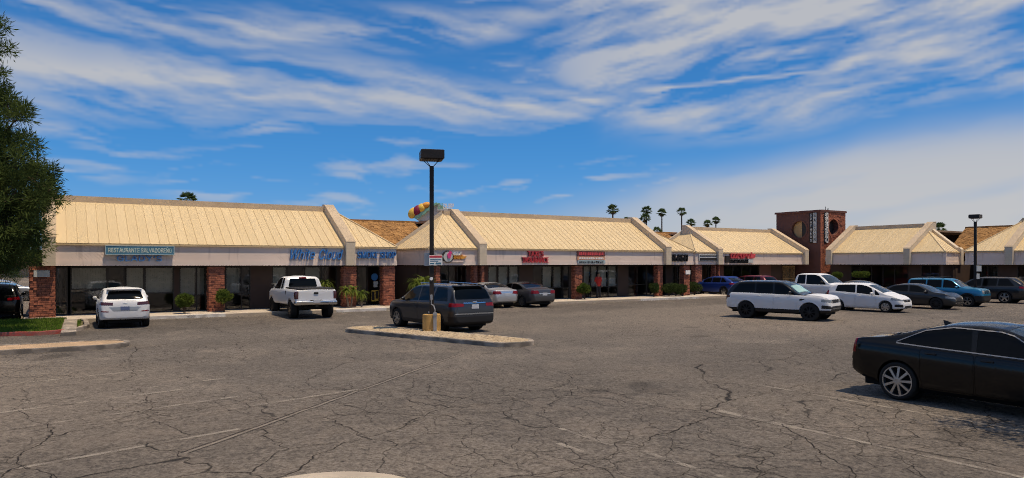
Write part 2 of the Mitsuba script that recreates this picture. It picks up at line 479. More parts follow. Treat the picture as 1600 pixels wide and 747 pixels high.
def slab(poly, z0, z1, bevel=0.02):
    """A slab with a chamfered upper edge."""
    a = prism(poly, 'z', z0, z1 - bevel)
    pts = np.asarray(poly.exterior.coords)[:-1]
    top = prism(poly.buffer(-bevel, join_style='mitre'), 'z', z1 - bevel, z1)
    return tm(a + top)


# pavement along both fronts
pave = Polygon([world(0.4, -1.75), world(60.2, -1.75), world(60.2, 1.38), world(-1.2, 1.38), world(-1.2, -0.1), world(0.4, -0.1)])
structure('pavement', slab(pave, -0.1, 0.14), 'm_concrete', 'tan concrete pavement along the shop fronts')
wpave = Polygon([world(0.2, -1.7, WING), world(40, -1.7, WING), world(40, 1.38, WING), world(-2.5, 1.38, WING), world(-2.5, -0.6, WING), world(0.2, -0.6, WING)])
structure('pavement', slab(wpave, -0.1, 0.145), 'm_concrete', 'concrete pavement along the right hand wing')
for a, b in ((along(232, -1.7), along(352, -1.7)), (along(525, -1.7), along(603, -1.7)), (along(1000, -1.7), along(1092, -1.7))):
    structure('painted_kerb', moved(box(a, b, -1.765, -1.50, 0.0, 0.146), FRONT), 'm_kerb_white', 'white painted stretch of the pavement kerb')
t = meshkit.text_mesh('A1019', 0.085, 0.004)
t.apply_transform(np.array([[1, 0, 0, 0], [0, 0, -1, 0], [0, 1, 0, 0], [0, 0, 0, 1.0]]))
t.apply_translation((along(292, -1.7), -1.768, 0.03))
structure('kerb_number', moved(t, FRONT), 'm_dark', 'faint dark numbers stencilled on the white kerb')


def capsule(a, b, r):
    return LineString([a, b]).buffer(r, quad_segs=10)


def island(name, poly, label, kerb=0.16, fill='m_gravel', h=0.14, mat='m_concrete'):
    poly = worn(poly)
    inner = poly.buffer(-kerb)
    ring = prism(poly, 'z', -0.1, h - 0.02) + prism(poly.buffer(-0.02), 'z', h - 0.02, h)
    ring = ring - prism(inner, 'z', h - 0.05, h + 1)
    k = structure(name, tm(ring), mat, label)
    f = prism(inner.buffer(-0.002), 'z', h - 0.06, h - 0.012)
    put('infill', tm(f), fill, k)
    return k, inner


# the long island with the lamp post
ISA, ISB = np.array([-5.45, 27.3]), np.array([-0.15, 22.95])
ik, inner = island('kerbed_island', capsule(ISA, ISB, 0.86), 'long concrete kerbed island of tan gravel under the lamp post', mat='m_kerb')
pr = np.random.default_rng(3)
pts = []
while len(pts) < 2600:
    t_, s_ = pr.uniform(-0.1, 1.1), pr.uniform(-0.7, 0.7)
    ax = (ISB - ISA)
    q = ISA + ax * t_ + np.array([-ax[1], ax[0]]) / np.linalg.norm(ax) * s_
    if inner.contains(Point(q)):
        pts.append(q)
ico = trimesh.creation.icosphere(0)
peb = []
for q in pts:
    s = pr.uniform(0.018, 0.05)
    R = trimesh.transformations.random_rotation_matrix(pr.random(3))
    v = ico.vertices @ R[:3, :3].T * s * [1.2, 1.2, 0.7]
    peb.append(trimesh.Trimesh(v + [q[0], q[1], 0.13], ico.faces, process=False))
tag(put('gravel', cat(peb), 'm_gravel', ik), kind='stuff')
# the island at the left edge, parallel to the front, and the one at the viewer's feet
tipL = ground_at(203, 539.5)
cL = tipL - UV * 0.85
island('kerbed_island', capsule(cL, cL - UV * 14, 0.85), 'low kerbed island of brown dirt at the left edge', fill='m_dirt', mat='m_kerb')
cB = np.array([-1.92, 7.38])
bp = capsule(cB, cB + NV * 5.0, 1.12)
kB = structure('kerbed_island', slab(worn(bp), -0.1, 0.14, 0.03), 'm_concrete', 'rounded end of a plain concrete island at the bottom edge')

# grass strip with the red kerb on the left
gk = [ground_at(-60, 527), ground_at(60, 524), ground_at(112, 519.5), ground_at(133, 513.5), ground_at(134, 505), world(0.35, -0.15), world(-1.25, -0.15), world(-14, -0.15)]
gp = Polygon([*gk])
structure('lawn_bed', slab(gp.buffer(-0.1), -0.1, 0.10), 'm_soil', 'earth bed of the small lawn beside the restaurant')
kr = tm(prism(gp.buffer(0.05, quad_segs=4) - gp.buffer(-0.13), 'z', -0.1, 0.13)) if False else None
ringp = LineString([ground_at(-80, 527), ground_at(60, 524.2), ground_at(100, 520.7)]).buffer(0.09, cap_style='flat')
structure('painted_kerb', slab(ringp, -0.1, 0.14, 0.015), 'm_kerb_red', 'faded red painted kerb in front of the small lawn')
ringp = LineString([ground_at(100.4, 520.6), ground_at(124, 516.6), ground_at(136, 512.0), ground_at(134, 505.0), ground_at(120, 500.5)]).buffer(0.09, cap_style='flat', quad_segs=4)
structure('kerb', slab(ringp, -0.1, 0.14, 0.015), 'm_kerb', 'bare concrete kerb curving round the end of the lawn')
wk = LineString([ground_at(111, 499, .1), ground_at(107, 520.5, .1)]).buffer(0.24, cap_style='flat')
structure('path', slab(wk, 0.0, 0.13, 0.01), 'm_kerb', 'short concrete path crossing the lawn strip')
wkb = wk.buffer(0.02)
gr = np.random.default_rng(11)
lawn = gp.buffer(-0.16) - wkb
x0, y0, x1, y1 = lawn.bounds
gx = gr.uniform([x0, y0], [x1, y1], (60000, 2))
import shapely
gx = gx[shapely.contains_xy(lawn, gx[:, 0], gx[:, 1])][:26000]
n_ = len(gx)
ang, hh = gr.uniform(0, 2 * np.pi, n_), gr.uniform(0.05, 0.13, n_)
dx = np.stack([np.cos(ang), np.sin(ang)], 1)
base = np.column_stack([gx, np.full(n_, 0.095)])
side = np.column_stack([-dx[:, 1], dx[:, 0], np.zeros(n_)]) * 0.012
tip = base + np.column_stack([dx * gr.uniform(0.01, 0.07, (n_, 1)), hh])
put('grass', (np.stack([base - side, base + side, tip], 1).reshape(-1, 3), np.arange(3 * n_).reshape(-1, 3)), 'm_grass')
tag('grass', 'bright green mown grass of the strip beside the restaurant', 'grass', kind='stuff')


# parking lines, worn
def line(p, q, w=0.10):
    p, q = np.asarray(p), np.asarray(q)
    d = (q - p) / np.linalg.norm(q - p)
    s = np.array([-d[1], d[0]]) * w / 2
    v = np.array([[*(p - s), .004], [*(q - s), .004], [*(q + s), .004], [*(p + s), .004]])
    k = put('parking_line', (v, np.array([[0, 1, 2], [0, 2, 3]])), 'm_line')
    tag(k, 'worn white parking line on the asphalt', kind='structure')


AD = np.array([0.675, 0.738])                               # the angled bays on the left
for px, py, back, fwd in ((0, 673, 1.5, 3.95), (186, 704, 3.4, 1.75), (250, 657, 0.6, 4.0), (40, 640, 2.0, 3.2), (180, 612, 1.6, 2.3), (60, 596, 1.2, 2.2)):
    c = ground_at(px, py)
    line(c - AD * back, c + AD * fwd)
for px, py, back, fwd in ((1280, 618, 1.7, 4.0), (1280, 676, 2.0, 3.4), (1036, 716, 0.4, 2.6), (886, 673, 0.2, 1.0), (917, 682, .3, .6), (895, 701, 0.35, 0.35), (1165, 652, .6, 1.0)):
    c = ground_at(px, py)
    line(c - NV * back, c + NV * fwd)
for k in range(9):                                          # bays in front of the shops and of the far wing
    c = world(12.5 + 2.75 * k * 1.0, -2.0)
    line(c, c + NV * 4.6)

# ------------------------------------------------------------------ the shopping strip
ZE, ZB, ZT = 3.50, 2.47, 3.44
EAVE_Y = -0.085


def brick_rows(x0, x1, z0, z1, y, depth=0.035, seed=0, skip=None, bl=0.30, bh=0.098):
    r = np.random.default_rng(seed)
    out = []
    z, k = z0, 0
    while z + bh * 0.7 < z1:
        x = x0 - (bl / 2 if k % 2 else 0) + r.uniform(-.03, .03)
        while x < x1:
            a, b = max(x, x0), min(x + bl * r.uniform(.9, 1.1), x1)
            if b - a > 0.05 and not (skip and skip((a + b) / 2, z + bh / 2)):
                out.append((a + .008, b - .008, y - depth * r.uniform(0.15, 1.6), y + 0.02, z + .007, min(z + bh, z1) - .010))
            x = b + 1e-6 if b > x else x + bl
        z += bh
        k += 1
    return out


def brick_pier(M, holder, x0, x1, y0, y1, z0, z1, seed):
    """A square pier of rough red bricks: a mortar core and the bricks of its three visible sides."""
    k = put('pier', moved(box(x0 + .02, x1 - .02, y0 + .02, y1, z0, z1), M), 'm_mortar', holder)
    rows = brick_rows(x0, x1, z0, z1, y0 + .02, seed=seed)
    b = boxes(rows)
    side = boxes(brick_rows(y0 + .02, y1, z0, z1, 0, seed=seed + 1))
    lft = moved(side, np.array([[0, 1, 0, x0 + .02], [1, 0, 0, 0], [0, 0, 1, 0], [0, 0, 0, 1.0]]))
    lft.invert()
    rgt = moved(side, np.array([[0, -1, 0, x1 - .02], [1, 0, 0, 0], [0, 0, 1, 0], [0, 0, 0, 1.0]]))
    tag(put('brick', moved(cat([b, lft, rgt]), M), 'm_brick', k), kind='stuff')
    return k


def pane_unit(M, holder, x0, x1, z0, z1, y, name='window', cuts=(), rail=None, blind=None, handle=False):
    """A framed shop window or door: frame, mullions, panes of clear glass and (where the photograph shows one) a pale blind behind."""
    w = f'{holder}__{name}'
    w = unique(w)
    f = 0.05
    bars = [(x0, x1, y - .04, y + .04, z0, z0 + f), (x0, x1, y - .04, y + .04, z1 - f, z1)]
    xs = [x0, *cuts, x1]
    bars += [(x - (0 if i == 0 else f / 2 if i < len(xs) - 1 else f), x + (f if i == 0 else f / 2 if i < len(xs) - 1 else 0), y - .045, y + .045, z0 + .002, z1 - .002) for i, x in enumerate(xs)]
    if rail:
        bars.append((x0 + .01, x1 - .01, y - .035, y + .035, rail - .03, rail + .03))
    if handle:
        bars.append((x1 - .16, x1 - .13, y - .10, y - .06, 1.0, 1.35))
    put('frame', moved(boxes(bars), M), 'm_frame', w)
    for i, (a, b) in enumerate(zip(xs[:-1], xs[1:])):
        v = np.array([[a + .02, y, z0 + .02], [b - .02, y, z0 + .02], [b - .02, y, z1 - .02], [a + .02, y, z1 - .02]])
        put('pane', moved(trimesh.Trimesh(v, [[0, 1, 2], [0, 2, 3]], process=False), M), 'm_pane', w)
        if blind is not None and (blind is True or i in blind):
            n = max(2, int((b - a) / .11))
            e = np.linspace(a + .06, b - .06, n + 1)
            low = (rail or z0) + (.0 if rail else .1)
            put('blind', moved(boxes([(p + .002, q - .002, y + .16 + .004 * (j % 2), y + .175 + .004 * (j % 2), low, z1 - .06) for j, (p, q) in enumerate(zip(e[:-1], e[1:]))]), M), 'm_blind', w)
    return w


def roof_plane(M, holder, quad_lo, quad_hi, mat, step, rib=.040):
    """A standing-seam roof plane between a lower edge (p, q) and an upper edge (p', q'): separate pans with a raised seam between them."""
    p, q = map(np.asarray, quad_lo)
    r, s = map(np.asarray, quad_hi)
    L = np.linalg.norm(q - p)
    n = max(2, round(L / step))
    e = (q - p) / L
    up = (r + s) / 2 - (p + q) / 2
    up = up - e * (up @ e)
    H = np.linalg.norm(up)
    up /= H
    nrm = np.cross(e, up)
    rx0, rx1 = (r - p) @ e, (s - p) @ e
    hr = (r - p) @ up

    def height(x):
        a = hr if rx0 <= 1e-6 else min(1.0, x / rx0) * hr
        b = hr if rx1 >= L - 1e-6 else min(1.0, (L - x) / (L - rx1)) * hr
        return max(0.0, min(a, b, hr))

    out = []
    for i in range(n):
        a, b = L * i / n, L * (i + 1) / n
        knots = sorted({a + .004, b - .004, *(c for c in (rx0, rx1) if a + .02 < c < b - .02)})
        lo = [(x, 0.0) for x in knots]
        hi = [(x, height(x)) for x in knots[::-1]]
        pts = [(x, y) for x, y in lo + hi]
        poly = Polygon(pts).buffer(0)
        if poly.is_empty or poly.area < .01 or poly.geom_type != 'Polygon':
            continue
        lift = rng.uniform(0, .002)
        pan = prism(poly, 'z', 0.0, .02 + lift)
        hx = height(a)
        solid = pan
        if hx > .15:
            solid = solid + prism([(a + .004, 0), (a + .032, 0), (a + .026, max(.1, hx - .03)), (a + .004, max(.1, hx - .05))], 'z', .0, rib)
        A = np.eye(4)
        A[:3, 0], A[:3, 1], A[:3, 2], A[:3, 3] = e, up, nrm, p
        put('panel', moved(tm(solid), M @ A), mat if i % 3 else 'm_roof_b', holder)
    v = np.array([p, q, s, r]) - nrm * .006
    if np.linalg.norm(r - s) < 1e-6:
        v = v[:3]
    return trimesh.Trimesh(v, [[0, 1, 2], [0, 2, 3]] if len(v) == 4 else [[0, 1, 2]], process=False)


def fin(M, holder, xc, zr, w=0.52):
    """One of the plastered fins that run down the roof and end in a pier before the fascia."""
    prof = [(-.32, ZB), (-.32, 3.74), (-.22, 3.86), (3.42, zr + .34), (3.85, zr + .36), (3.85, zr - .5), (3.2, zr - .55), (.15, 3.1), (.15, ZB)]
    k = put('fin', moved(prism(prof, 'x', xc - w / 2, xc + w / 2), M), 'm_plaster', holder)
    cap = [(-.335, 3.74), (-.335, 3.79), (-.23, 3.90), (3.41, zr + .38), (3.86, zr + .40), (3.86, zr + .362), (3.42, zr + .345), (-.22, 3.865), (-.318, 3.745)]
    put('cap', moved(prism(cap, 'x', xc - w / 2 - .02, xc + w / 2 + .02), M), 'm_cap', k)
    return k


def slope_cap(M, holder, a, b, w, h, mat='m_plaster', name='hip_trim'):
    """A square trim board along the line a-b."""
    a, b = np.asarray(a, float), np.asarray(b, float)
    d = (b - a) / np.linalg.norm(b - a)
    s = np.cross(d, [0, 0, 1]) * w / 2
    s = s / np.linalg.norm(s) * w / 2
    z = np.array([0, 0, h])
    v = [a - s, a + s, b + s, b - s, a - s + z, a + s + z, b + s + z, b - s + z]
    put(name, moved(trimesh.convex.convex_hull(np.array(v)), M), mat, holder)


def block(M, key, x0, x1, zr, fins, hip_l=None, hip_r=None, depth=15.0, step=0.43, hip_step=0.43, back=5.0, siding='m_siding', rib=.040):
    """One block of the strip: fascia, eave, ribbed mansard with hipped ends, ridge parapet, fins, flat roof and back walls."""
    R = 3.6
    roof = put('roof', moved(box(x0 + .05 + (hip_l or 0), x1 - .05 - (hip_r or 0), 3.62, depth, zr - .4, zr - .25), M), 'm_far_roof', key)
    xl, xr = x0 + (hip_l or 0), x1 - (hip_r or 0)
    under = [roof_plane(M, roof, ((x0, EAVE_Y, ZE), (x1, EAVE_Y, ZE)), ((xl, R, zr), (xr, R, zr)), 'm_roof', step, rib)]
    fas = put('fascia', moved(box(x0, x1, 0.0, 0.14, ZB + .24, ZT), M), siding, key)
    put('trim_board', moved(box(x0 - .02, x1 + .02, -.035, .16, ZB, ZB + .25), M), 'm_fascia', fas)
    put('eave', moved(box(x0 - .04, x1 + .04, EAVE_Y - .015, .16, ZT - .02, ZE - .012), M), 'm_roof_edge', key)
    for s, h, x, xp in ((-1, hip_l, x0, xl), (1, hip_r, x1, xr)):
        if not h:
            continue
        lo = ((x, back, ZE), (x, EAVE_Y, ZE)) if s < 0 else ((x, EAVE_Y, ZE), (x, back, ZE))
        under.append(roof_plane(M, roof, lo, ((xp, R, zr), (xp, R, zr)), 'm_roof', hip_step, rib))
        slope_cap(M, roof, (x, EAVE_Y, ZE - .02), (xp, R, zr - .02), .10, .10, 'm_roof_b')
        slope_cap(M, roof, (x, back + .1, ZE - .1), (xp, R + .15, zr - .05), .27, .34)
        sf = put('fascia', moved(box(*sorted((x - s * .003, x - s * .14)), .14, back, ZB + .24, ZT), M), siding, key)
        put('trim_board', moved(box(*sorted((x + s * .035, x - s * .12)), .16, back, ZB, ZB + .25), M), 'm_fascia', sf)
        put('eave', moved(box(*sorted((x + s * .10, x - s * .12)), .16, back, ZT - .02, ZE - .012), M), 'm_roof_edge', key)
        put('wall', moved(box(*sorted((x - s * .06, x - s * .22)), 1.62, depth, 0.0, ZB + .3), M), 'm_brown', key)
    put('roof_deck', moved(cat(under), M), 'm_roof', roof)
    put('parapet', moved(box(xl, xr, R - .12, R + .18, zr - .10, zr + .27), M), 'm_cap', key)
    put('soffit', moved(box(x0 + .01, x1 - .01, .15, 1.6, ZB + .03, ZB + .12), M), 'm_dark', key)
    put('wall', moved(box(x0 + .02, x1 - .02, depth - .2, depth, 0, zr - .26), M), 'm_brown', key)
    for x in fins:
        fin(M, key, x, zr)
    return key


def front(M, key, spans, y=1.4, seed=1):
    """The shop front under the canopy, from (x0, x1, kind, options)."""
    z0, z1 = 0.14, 2.50
    for i, (a, b, kind, o) in enumerate(spans):
        if kind == 'wall':
            put('wall', moved(box(a, b, y - .05, y + .15, z0 - .1, ZB + .04), M), o.get('mat', 'm_brown'), key)
        elif kind == 'pier':
            brick_pier(M, key, a, b, -.10 + o.get('in', 0.22), .55, 0.14, ZB - .01, seed * 40 + i)
            put('wall', moved(box(a, b, y - .05, y + .15, z0 - .1, ZB + .04), M), 'm_brown', key)
        else:
            pane_unit(M, key, a, b, z0, ZB - .06, y, kind, o.get('cuts', ()), o.get('rail'), o.get('blind'), o.get('handle', False))
            put('lintel', moved(box(a, b, y - .06, y + .1, ZB - .06, ZB + .03), M), 'm_dark', key)


A = lambda px: along(px, 1.4)      # noqa: E731
C = lambda px: along(px, 0.1)      # noqa: E731


def build_room(M, key, x0, x1, y0=1.5, y1=8.0):
    """The dim inside of the shops: floor, back wall and ceiling."""
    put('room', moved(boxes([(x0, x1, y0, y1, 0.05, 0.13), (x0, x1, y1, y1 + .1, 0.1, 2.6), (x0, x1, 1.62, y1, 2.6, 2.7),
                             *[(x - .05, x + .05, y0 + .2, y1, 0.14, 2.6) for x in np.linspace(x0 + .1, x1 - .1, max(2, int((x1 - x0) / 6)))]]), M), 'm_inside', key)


# --- first block: restaurant and smoke shop
b1 = thing('shop_building', 'long left shop building with yellow ribbed metal roof nearest the pine tree', 'building')
B1X = along(619.5)
block(FRONT, b1, 0.0, B1X, 5.70, [-.25, along(548, -.3)], hip_r=2.55, step=0.425)
front(FRONT, b1, [
    (A(86), A(106), 'door', dict(handle=True)),
    (A(110), A(168), 'window', dict(blind=(0,), rail=1.35)), (A(168), A(195), 'window', dict(rail=1.35)), (A(196), A(226), 'window', dict(blind=True, rail=1.1)),
    (A(226), A(272), 'window', dict(blind=True, rail=1.1)), (A(272), A(280), 'wall', {}),
    (A(280), A(322), 'window', dict(cuts=(A(307),), rail=.95, blind=True)), (A(322), A(326), 'wall', {}),
    (A(326), A(352), 'wall', {}), (A(352), A(391), 'door', dict(cuts=(A(377),), rail=1.0, handle=True, blind=(0,))), (A(391), A(425), 'wall', {}),
    (A(425), A(526), 'window', dict(cuts=(A(449), A(476), A(502)), rail=.9, blind=(0, 2))), (A(526), A(558), 'wall', {}),
    (A(558), A(593), 'door', dict(cuts=(A(573),), handle=True)), (A(593), B1X - .1, 'wall', {})])
brick_pier(FRONT, b1, -.98, -.02, .12, .95, 0.12, ZB - .01, 3)
for i, (a, b) in enumerate(((326, 351), (537, 557), (599, 617))):
    brick_pier(FRONT, b1, C(a), C(b), .125, .60, .14, ZB - .01, 10 + i)
put('wall', moved(box(-.9, -.7, .96, 15, 0, ZB), FRONT), 'm_brown', b1)
put('wall', moved(box(-.9, -.02, .3, .8, ZB - .02, 3.2), FRONT), 'm_brown', b1)
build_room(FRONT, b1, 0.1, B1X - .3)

# --- second block: tax office and the tall run of windows
b2 = thing('shop_building', 'middle shop building with pale yellow roof and taxes sign behind the dark SUV', 'building')
B2A, B2B = along(669), along(1083)
block(FRONT, b2, B2A, B2B, 5.78, [along(755, -.3), along(1045, -.3)], hip_l=2.85, hip_r=3.0, step=0.425, hip_step=.36)
front(FRONT, b2, [
    (B2A + .08, A(688), 'wall', {}), (A(688), A(728), 'window', dict(cuts=(A(701), A(714)))), (A(728), A(762), 'wall', dict(mat='m_tower')),
    (A(762), A(811), 'window', dict(cuts=(A(778), A(795)), blind=True)), (A(811), A(832), 'wall', {}),
    (A(832), A(889), 'window', dict(cuts=(A(847), A(864), A(879)), rail=.9, blind=(1, 2))), (A(889), A(911), 'wall', {}),
    (A(911), A(965), 'window', dict(cuts=(A(923), A(934), A(950)), rail=.9, blind=True)), (A(965), A(981), 'wall', {}),
    (A(981), A(1010), 'door', dict(cuts=(A(995),), rail=1.0, handle=True)), (A(1010), A(1040), 'window', dict(cuts=(A(1024),))), (A(1040), A(1050), 'wall', {}),
    (A(1050), A(1066), 'window', dict(cuts=(A(1058),))), (A(1066), B2B - .08, 'wall', {})])
for i, (a, b) in enumerate(((681, 688), (741, 746), (752, 757), (899, 910), (1028, 1036), (1069, 1078))):
    brick_pier(FRONT, b2, C(a), C(b), .125, .55, .14, ZB - .01, 20 + i)
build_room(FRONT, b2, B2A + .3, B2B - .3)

# --- third block, set 3 m back
BACK = FRONT @ np.array([[1, 0, 0, 0], [0, 1, 0, 3.0], [0, 0, 1, 0], [0, 0, 0, 1.0]])
A3 = lambda px: along(px, 4.4)      # noqa: E731
C3 = lambda px: along(px, 3.1)      # noqa: E731
b3 = thing('shop_building', 'far shop building with yellow roof running up to the brick tower', 'building')
B3A, B3B = along(1086.5, 3.0), along(1262, 3.0)
block(BACK, b3, B3A, B3B, 5.56, [along(1126, 2.7), along(1261, 2.7)], hip_l=3.1, step=0.43, hip_step=.45, rib=.028)
front(BACK, b3, [
    (B3A + .08, A3(1097), 'wall', {}), (A3(1097), A3(1116), 'window', dict(cuts=(A3(1106),))), (A3(1116), A3(1130), 'wall', dict(mat='m_tower')),
    (A3(1130), A3(1186), 'window', dict(cuts=(A3(1144), A3(1158), A3(1172)))), (A3(1186), A3(1204), 'wall', dict(mat='m_tower')), (A3(1204), A3(1221), 'wall', {}),
    (A3(1221), A3(1240), 'window', dict(cuts=(A3(1227), A3(1233)))), (A3(1240), B3B, 'wall', {})])
for i, (a, b) in enumerate(((1087, 1097), (1117, 1119), (1123, 1125))):
    brick_pier(BACK, b3, C3(a), C3(b), .125, .55, .14, ZB - .01, 30 + i)
put('pavement_slab', moved(box(B3A, B3B, -2.9, 1.4, 0, .135), BACK), 'm_concrete', b3)
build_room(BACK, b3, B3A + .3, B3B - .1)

gt = unique(f'{b3}__barred_gate')
gx0, gx1 = along(1222, 4.3), along(1240, 4.3)
put('bar', moved(boxes([(x, x + .03, 1.20, 1.23, .2, 2.3) for x in np.arange(gx0, gx1, .17)] + [(gx0, gx1, 1.19, 1.24, z, z + .05) for z in (.2, 1.1, 2.28)]), BACK), 'm_tan', gt)

# --- the wing on the right
w1 = thing('shop_building', 'right wing building with shaded fascia and yellow roof beside the brick tower', 'building')
WA, WB_ = along_wing(1296), along_wing(1478)
block(WING, w1, WA, WB_, 5.72, [WA + .1, along_wing(1416.5, -.3)], hip_r=3.5, step=.43, back=2.1, siding='m_fascia')
AW = lambda px: along_wing(px, 1.4)      # noqa: E731
front(WING, w1, [(AW(1298), AW(1330), 'wall', {}), (AW(1330), AW(1420), 'window', dict(cuts=(AW(1345), AW(1362), AW(1380), AW(1398)))), (AW(1420), AW(1440), 'wall', {}),
                 (AW(1440), AW(1468), 'window', dict(cuts=(AW(1454),))), (AW(1468), WB_ - .1, 'wall', {})])
build_room(WING, w1, WA + .2, WB_ - .3)
# its short end faces the viewer and stops at a fin
END = FRONT @ np.array([[1, 0, 0, WING_U], [0, 1, 0, -WB_], [0, 0, 1, 0], [0, 0, 0, 1.0]])
put('fin', moved(prism([(-.16, ZB), (-.16, 3.70), (.0, 3.86), (.4, 3.86), (.4, ZB)], 'x', 2.06, 2.46), END), 'm_plaster', w1)
put('wall', moved(box(.2, 2.5, .3, .5, 0, 2.5), END), 'm_brown', w1)

w2 = thing('shop_building', 'rightmost shop building with yellow hipped roof cut by the photo edge', 'building')
W2A = along_wing(1508)
block(WING, w2, W2A, W2A + 22, 5.80, [along_wing(1576, -.3), W2A + 19.0], hip_l=2.5, hip_r=2.9, step=.43, hip_step=.45, siding='m_fascia')
front(WING, w2, [(W2A + .1, AW(1528), 'wall', {}), (AW(1528), AW(1560), 'window', dict(cuts=(AW(1544),))), (AW(1560), AW(1590), 'wall', {}),
                 (AW(1590), AW(1590) + 8, 'window', dict(cuts=tuple(AW(1590) + np.arange(1.6, 7, 1.6)))), (AW(1590) + 8, W2A + 21.9, 'wall', {})])
build_room(WING, w2, W2A + .3, W2A + 21.7)


# --- the shingled links set back between the blocks
def link(M, x0, x1, y0, z0, y1, z1, label, step=0.14):
    k = thing('connecting_building', label, 'building')
    put('wall', moved(boxes([(x0, x1, y0 + .3, y0 + .5, 0, z0 + .1), (x0, x1, y1 + 3, y1 + 3.2, 0, z1)]), M), 'm_brown', k)
    r = put('roof', moved(prism([(y0, z0 - .1), (y1, z1 - .1), (y1 + 3.2, z1 - .3), (y1 + 3.2, z1 - .5), (y1, z1 - .35), (y0, z0 - .3)], 'x', x0, x1), M), 'm_shingle', k)
    rs = np.random.default_rng(int(abs(x0) * 10))
    n = int(math.hypot(y1 - y0, z1 - z0) / step)
    sl = math.atan2(z1 - z0, y1 - y0)
    out = []
    for i in range(n):
        s = i * step
        x = x0 + rs.uniform(-.2, 0)
        while x < x1:
            w = rs.uniform(.12, .24)
            h = rs.uniform(.015, .06)
            out.append((max(x, x0), min(x + w - .01, x1), s - .03 * rs.random(), s + step + .05, -.02, h))
            x += w
    A4 = np.array([[1, 0, 0, 0], [0, math.cos(sl), -math.sin(sl), y0], [0, math.sin(sl), math.cos(sl), z0 - .1], [0, 0, 0, 1.0]])
    b = boxes([o for o in out if o[1] - o[0] > .05])
    v = b.vertices.copy()
    up = np.isclose(v[:, 2] > 0, True)
    v[:, 2] = np.where(up, v[:, 2] * (1.15 - 1.0 * (v[:, 1] % step) / step * 0 - 0), v[:, 2])
    b = trimesh.Trimesh(v, b.faces, process=False)
    b.apply_transform(A4)
    tag(put('shingle', moved(b, M), 'm_shingle', r), kind='stuff')
    put('ridge_cap', moved(box(x0, x1, y1 - .1, y1 + .12, z1 - .12, z1 + .02), M), 'm_shingle', r)
    return k


link(FRONT, B1X - 2.6, B2A + 3.0, 4.6, 3.5, 8.2, 5.55, 'brown shake roofed link set back between the smoke shop and the middle building')
link(FRONT, B2B - 3.0, B3A + 4.6, 5.6, 3.6, 9.6, 5.45, 'brown shake roofed link set back between the middle and far buildings')
link(WING, WB_ - 2.0, W2A + 3.2, 4.2, 3.5, 7.4, 5.72, 'dark brown shake roofed link behind the right lamp post')

# --- the brick tower in the corner
tw = thing('brick_tower', 'square dark red brick tower with round openings and vertical saloon signs', 'tower')
TX0, TX1, TY0, TY1, TZ = 60.0, 63.85, 2.05, 6.95, 7.50
CX, CZ, CR = 61.95, 5.98, .74
CY, CZ2, CR2 = 4.38, 5.80, .80
body = m3.Manifold.cube((TX1 - TX0 - .04, TY1 - TY0 - .04, TZ - .1)).translate((TX0 + .04, TY0 + .04, 0))
hole1 = tm(m3.Manifold.cylinder(.9, CR, CR, 40)).copy()
hole1 = m3.Manifold.cylinder(.9, CR, CR, 40).transform(np.array([[1, 0, 0, CX], [0, 0, 1, TY0 - .3], [0, -1, 0, CZ]], float))
hole2 = m3.Manifold.cylinder(.9, CR2, CR2, 40).transform(np.array([[0, 0, 1, TX0 - .3], [1, 0, 0, CY], [0, 1, 0, CZ2]], float))
put('wall', moved(body - hole1 - hole2, FRONT), 'm_tower', tw)
fw = unique(f'{tw}__brick_face')
put('mortar', moved(m3.Manifold.cube((TX1 - TX0, .03, TZ - .1)).translate((TX0 + .02, TY0 + .006, 0)) - hole1, FRONT), 'm_mortar', fw)
tag(put('brick', moved(boxes(brick_rows(TX0 + .04, TX1, 0.1, TZ - .1, TY0 + .01, seed=77, skip=lambda x, z: math.hypot(x - CX, z - CZ) < CR + .22)), FRONT), 'm_brick', fw), kind='stuff')
ringb = []
for i in range(34):
    a = 2 * math.pi * i / 34
    bb = box(-.055, .055, -.05, .03, CR + .005, CR + .22)
    bb.apply_transform(trimesh.transformations.rotation_matrix(a, [0, 1, 0]))
    bb.apply_translation((CX, TY0 + .01, CZ))
    ringb.append(bb)
tag(put('brick_ring', moved(cat(ringb), FRONT), 'm_brick', fw), kind='stuff')
put('opening', moved(m3.Manifold.cylinder(.02, CR - .01, CR - .01, 40).transform(np.array([[1, 0, 0, CX], [0, 0, 1, TY0 + .45], [0, -1, 0, CZ]], float)), FRONT), 'm_dark', tw)  # dark disc painted for the shade inside the round hole
ro = put('round_recess', moved(m3.Manifold.cylinder(.05, CR2 + .16, CR2 + .16, 40).transform(np.array([[0, 0, 1, TX0 - .005], [1, 0, 0, CY], [0, 1, 0, CZ2]], float)) - hole2, FRONT), 'm_tower', tw)
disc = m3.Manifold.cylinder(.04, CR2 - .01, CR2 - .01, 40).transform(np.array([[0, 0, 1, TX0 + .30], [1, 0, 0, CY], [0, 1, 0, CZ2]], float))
put('light_half', moved(disc ^ m3.Manifold.cube((9, 3, 9)).translate((TX0 - 4, CY - .12, 0)), FRONT), 'm_tan', ro)  # flat disc closing the recess: this half tan, the other dark
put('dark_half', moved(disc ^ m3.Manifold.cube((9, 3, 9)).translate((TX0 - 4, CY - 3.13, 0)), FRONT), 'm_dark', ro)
put('coping', moved(box(TX0 - .08, TX1 + .10, TY0 - .10, TY1 + .1, TZ - .12, TZ + .06), FRONT), 'm_tower', tw)
put('corner_strip', moved(box(TX0 - .02, TX0 + .06, TY0 - .03, TY0 + .06, 0, TZ - .13), FRONT), 'm_brick', tw)
put('wall_lamp', moved(rbox(TX0 + .6, TX0 + .95, TY0 - .15, TY0, 2.75, 3.1, .03), FRONT), 'm_white', tw)
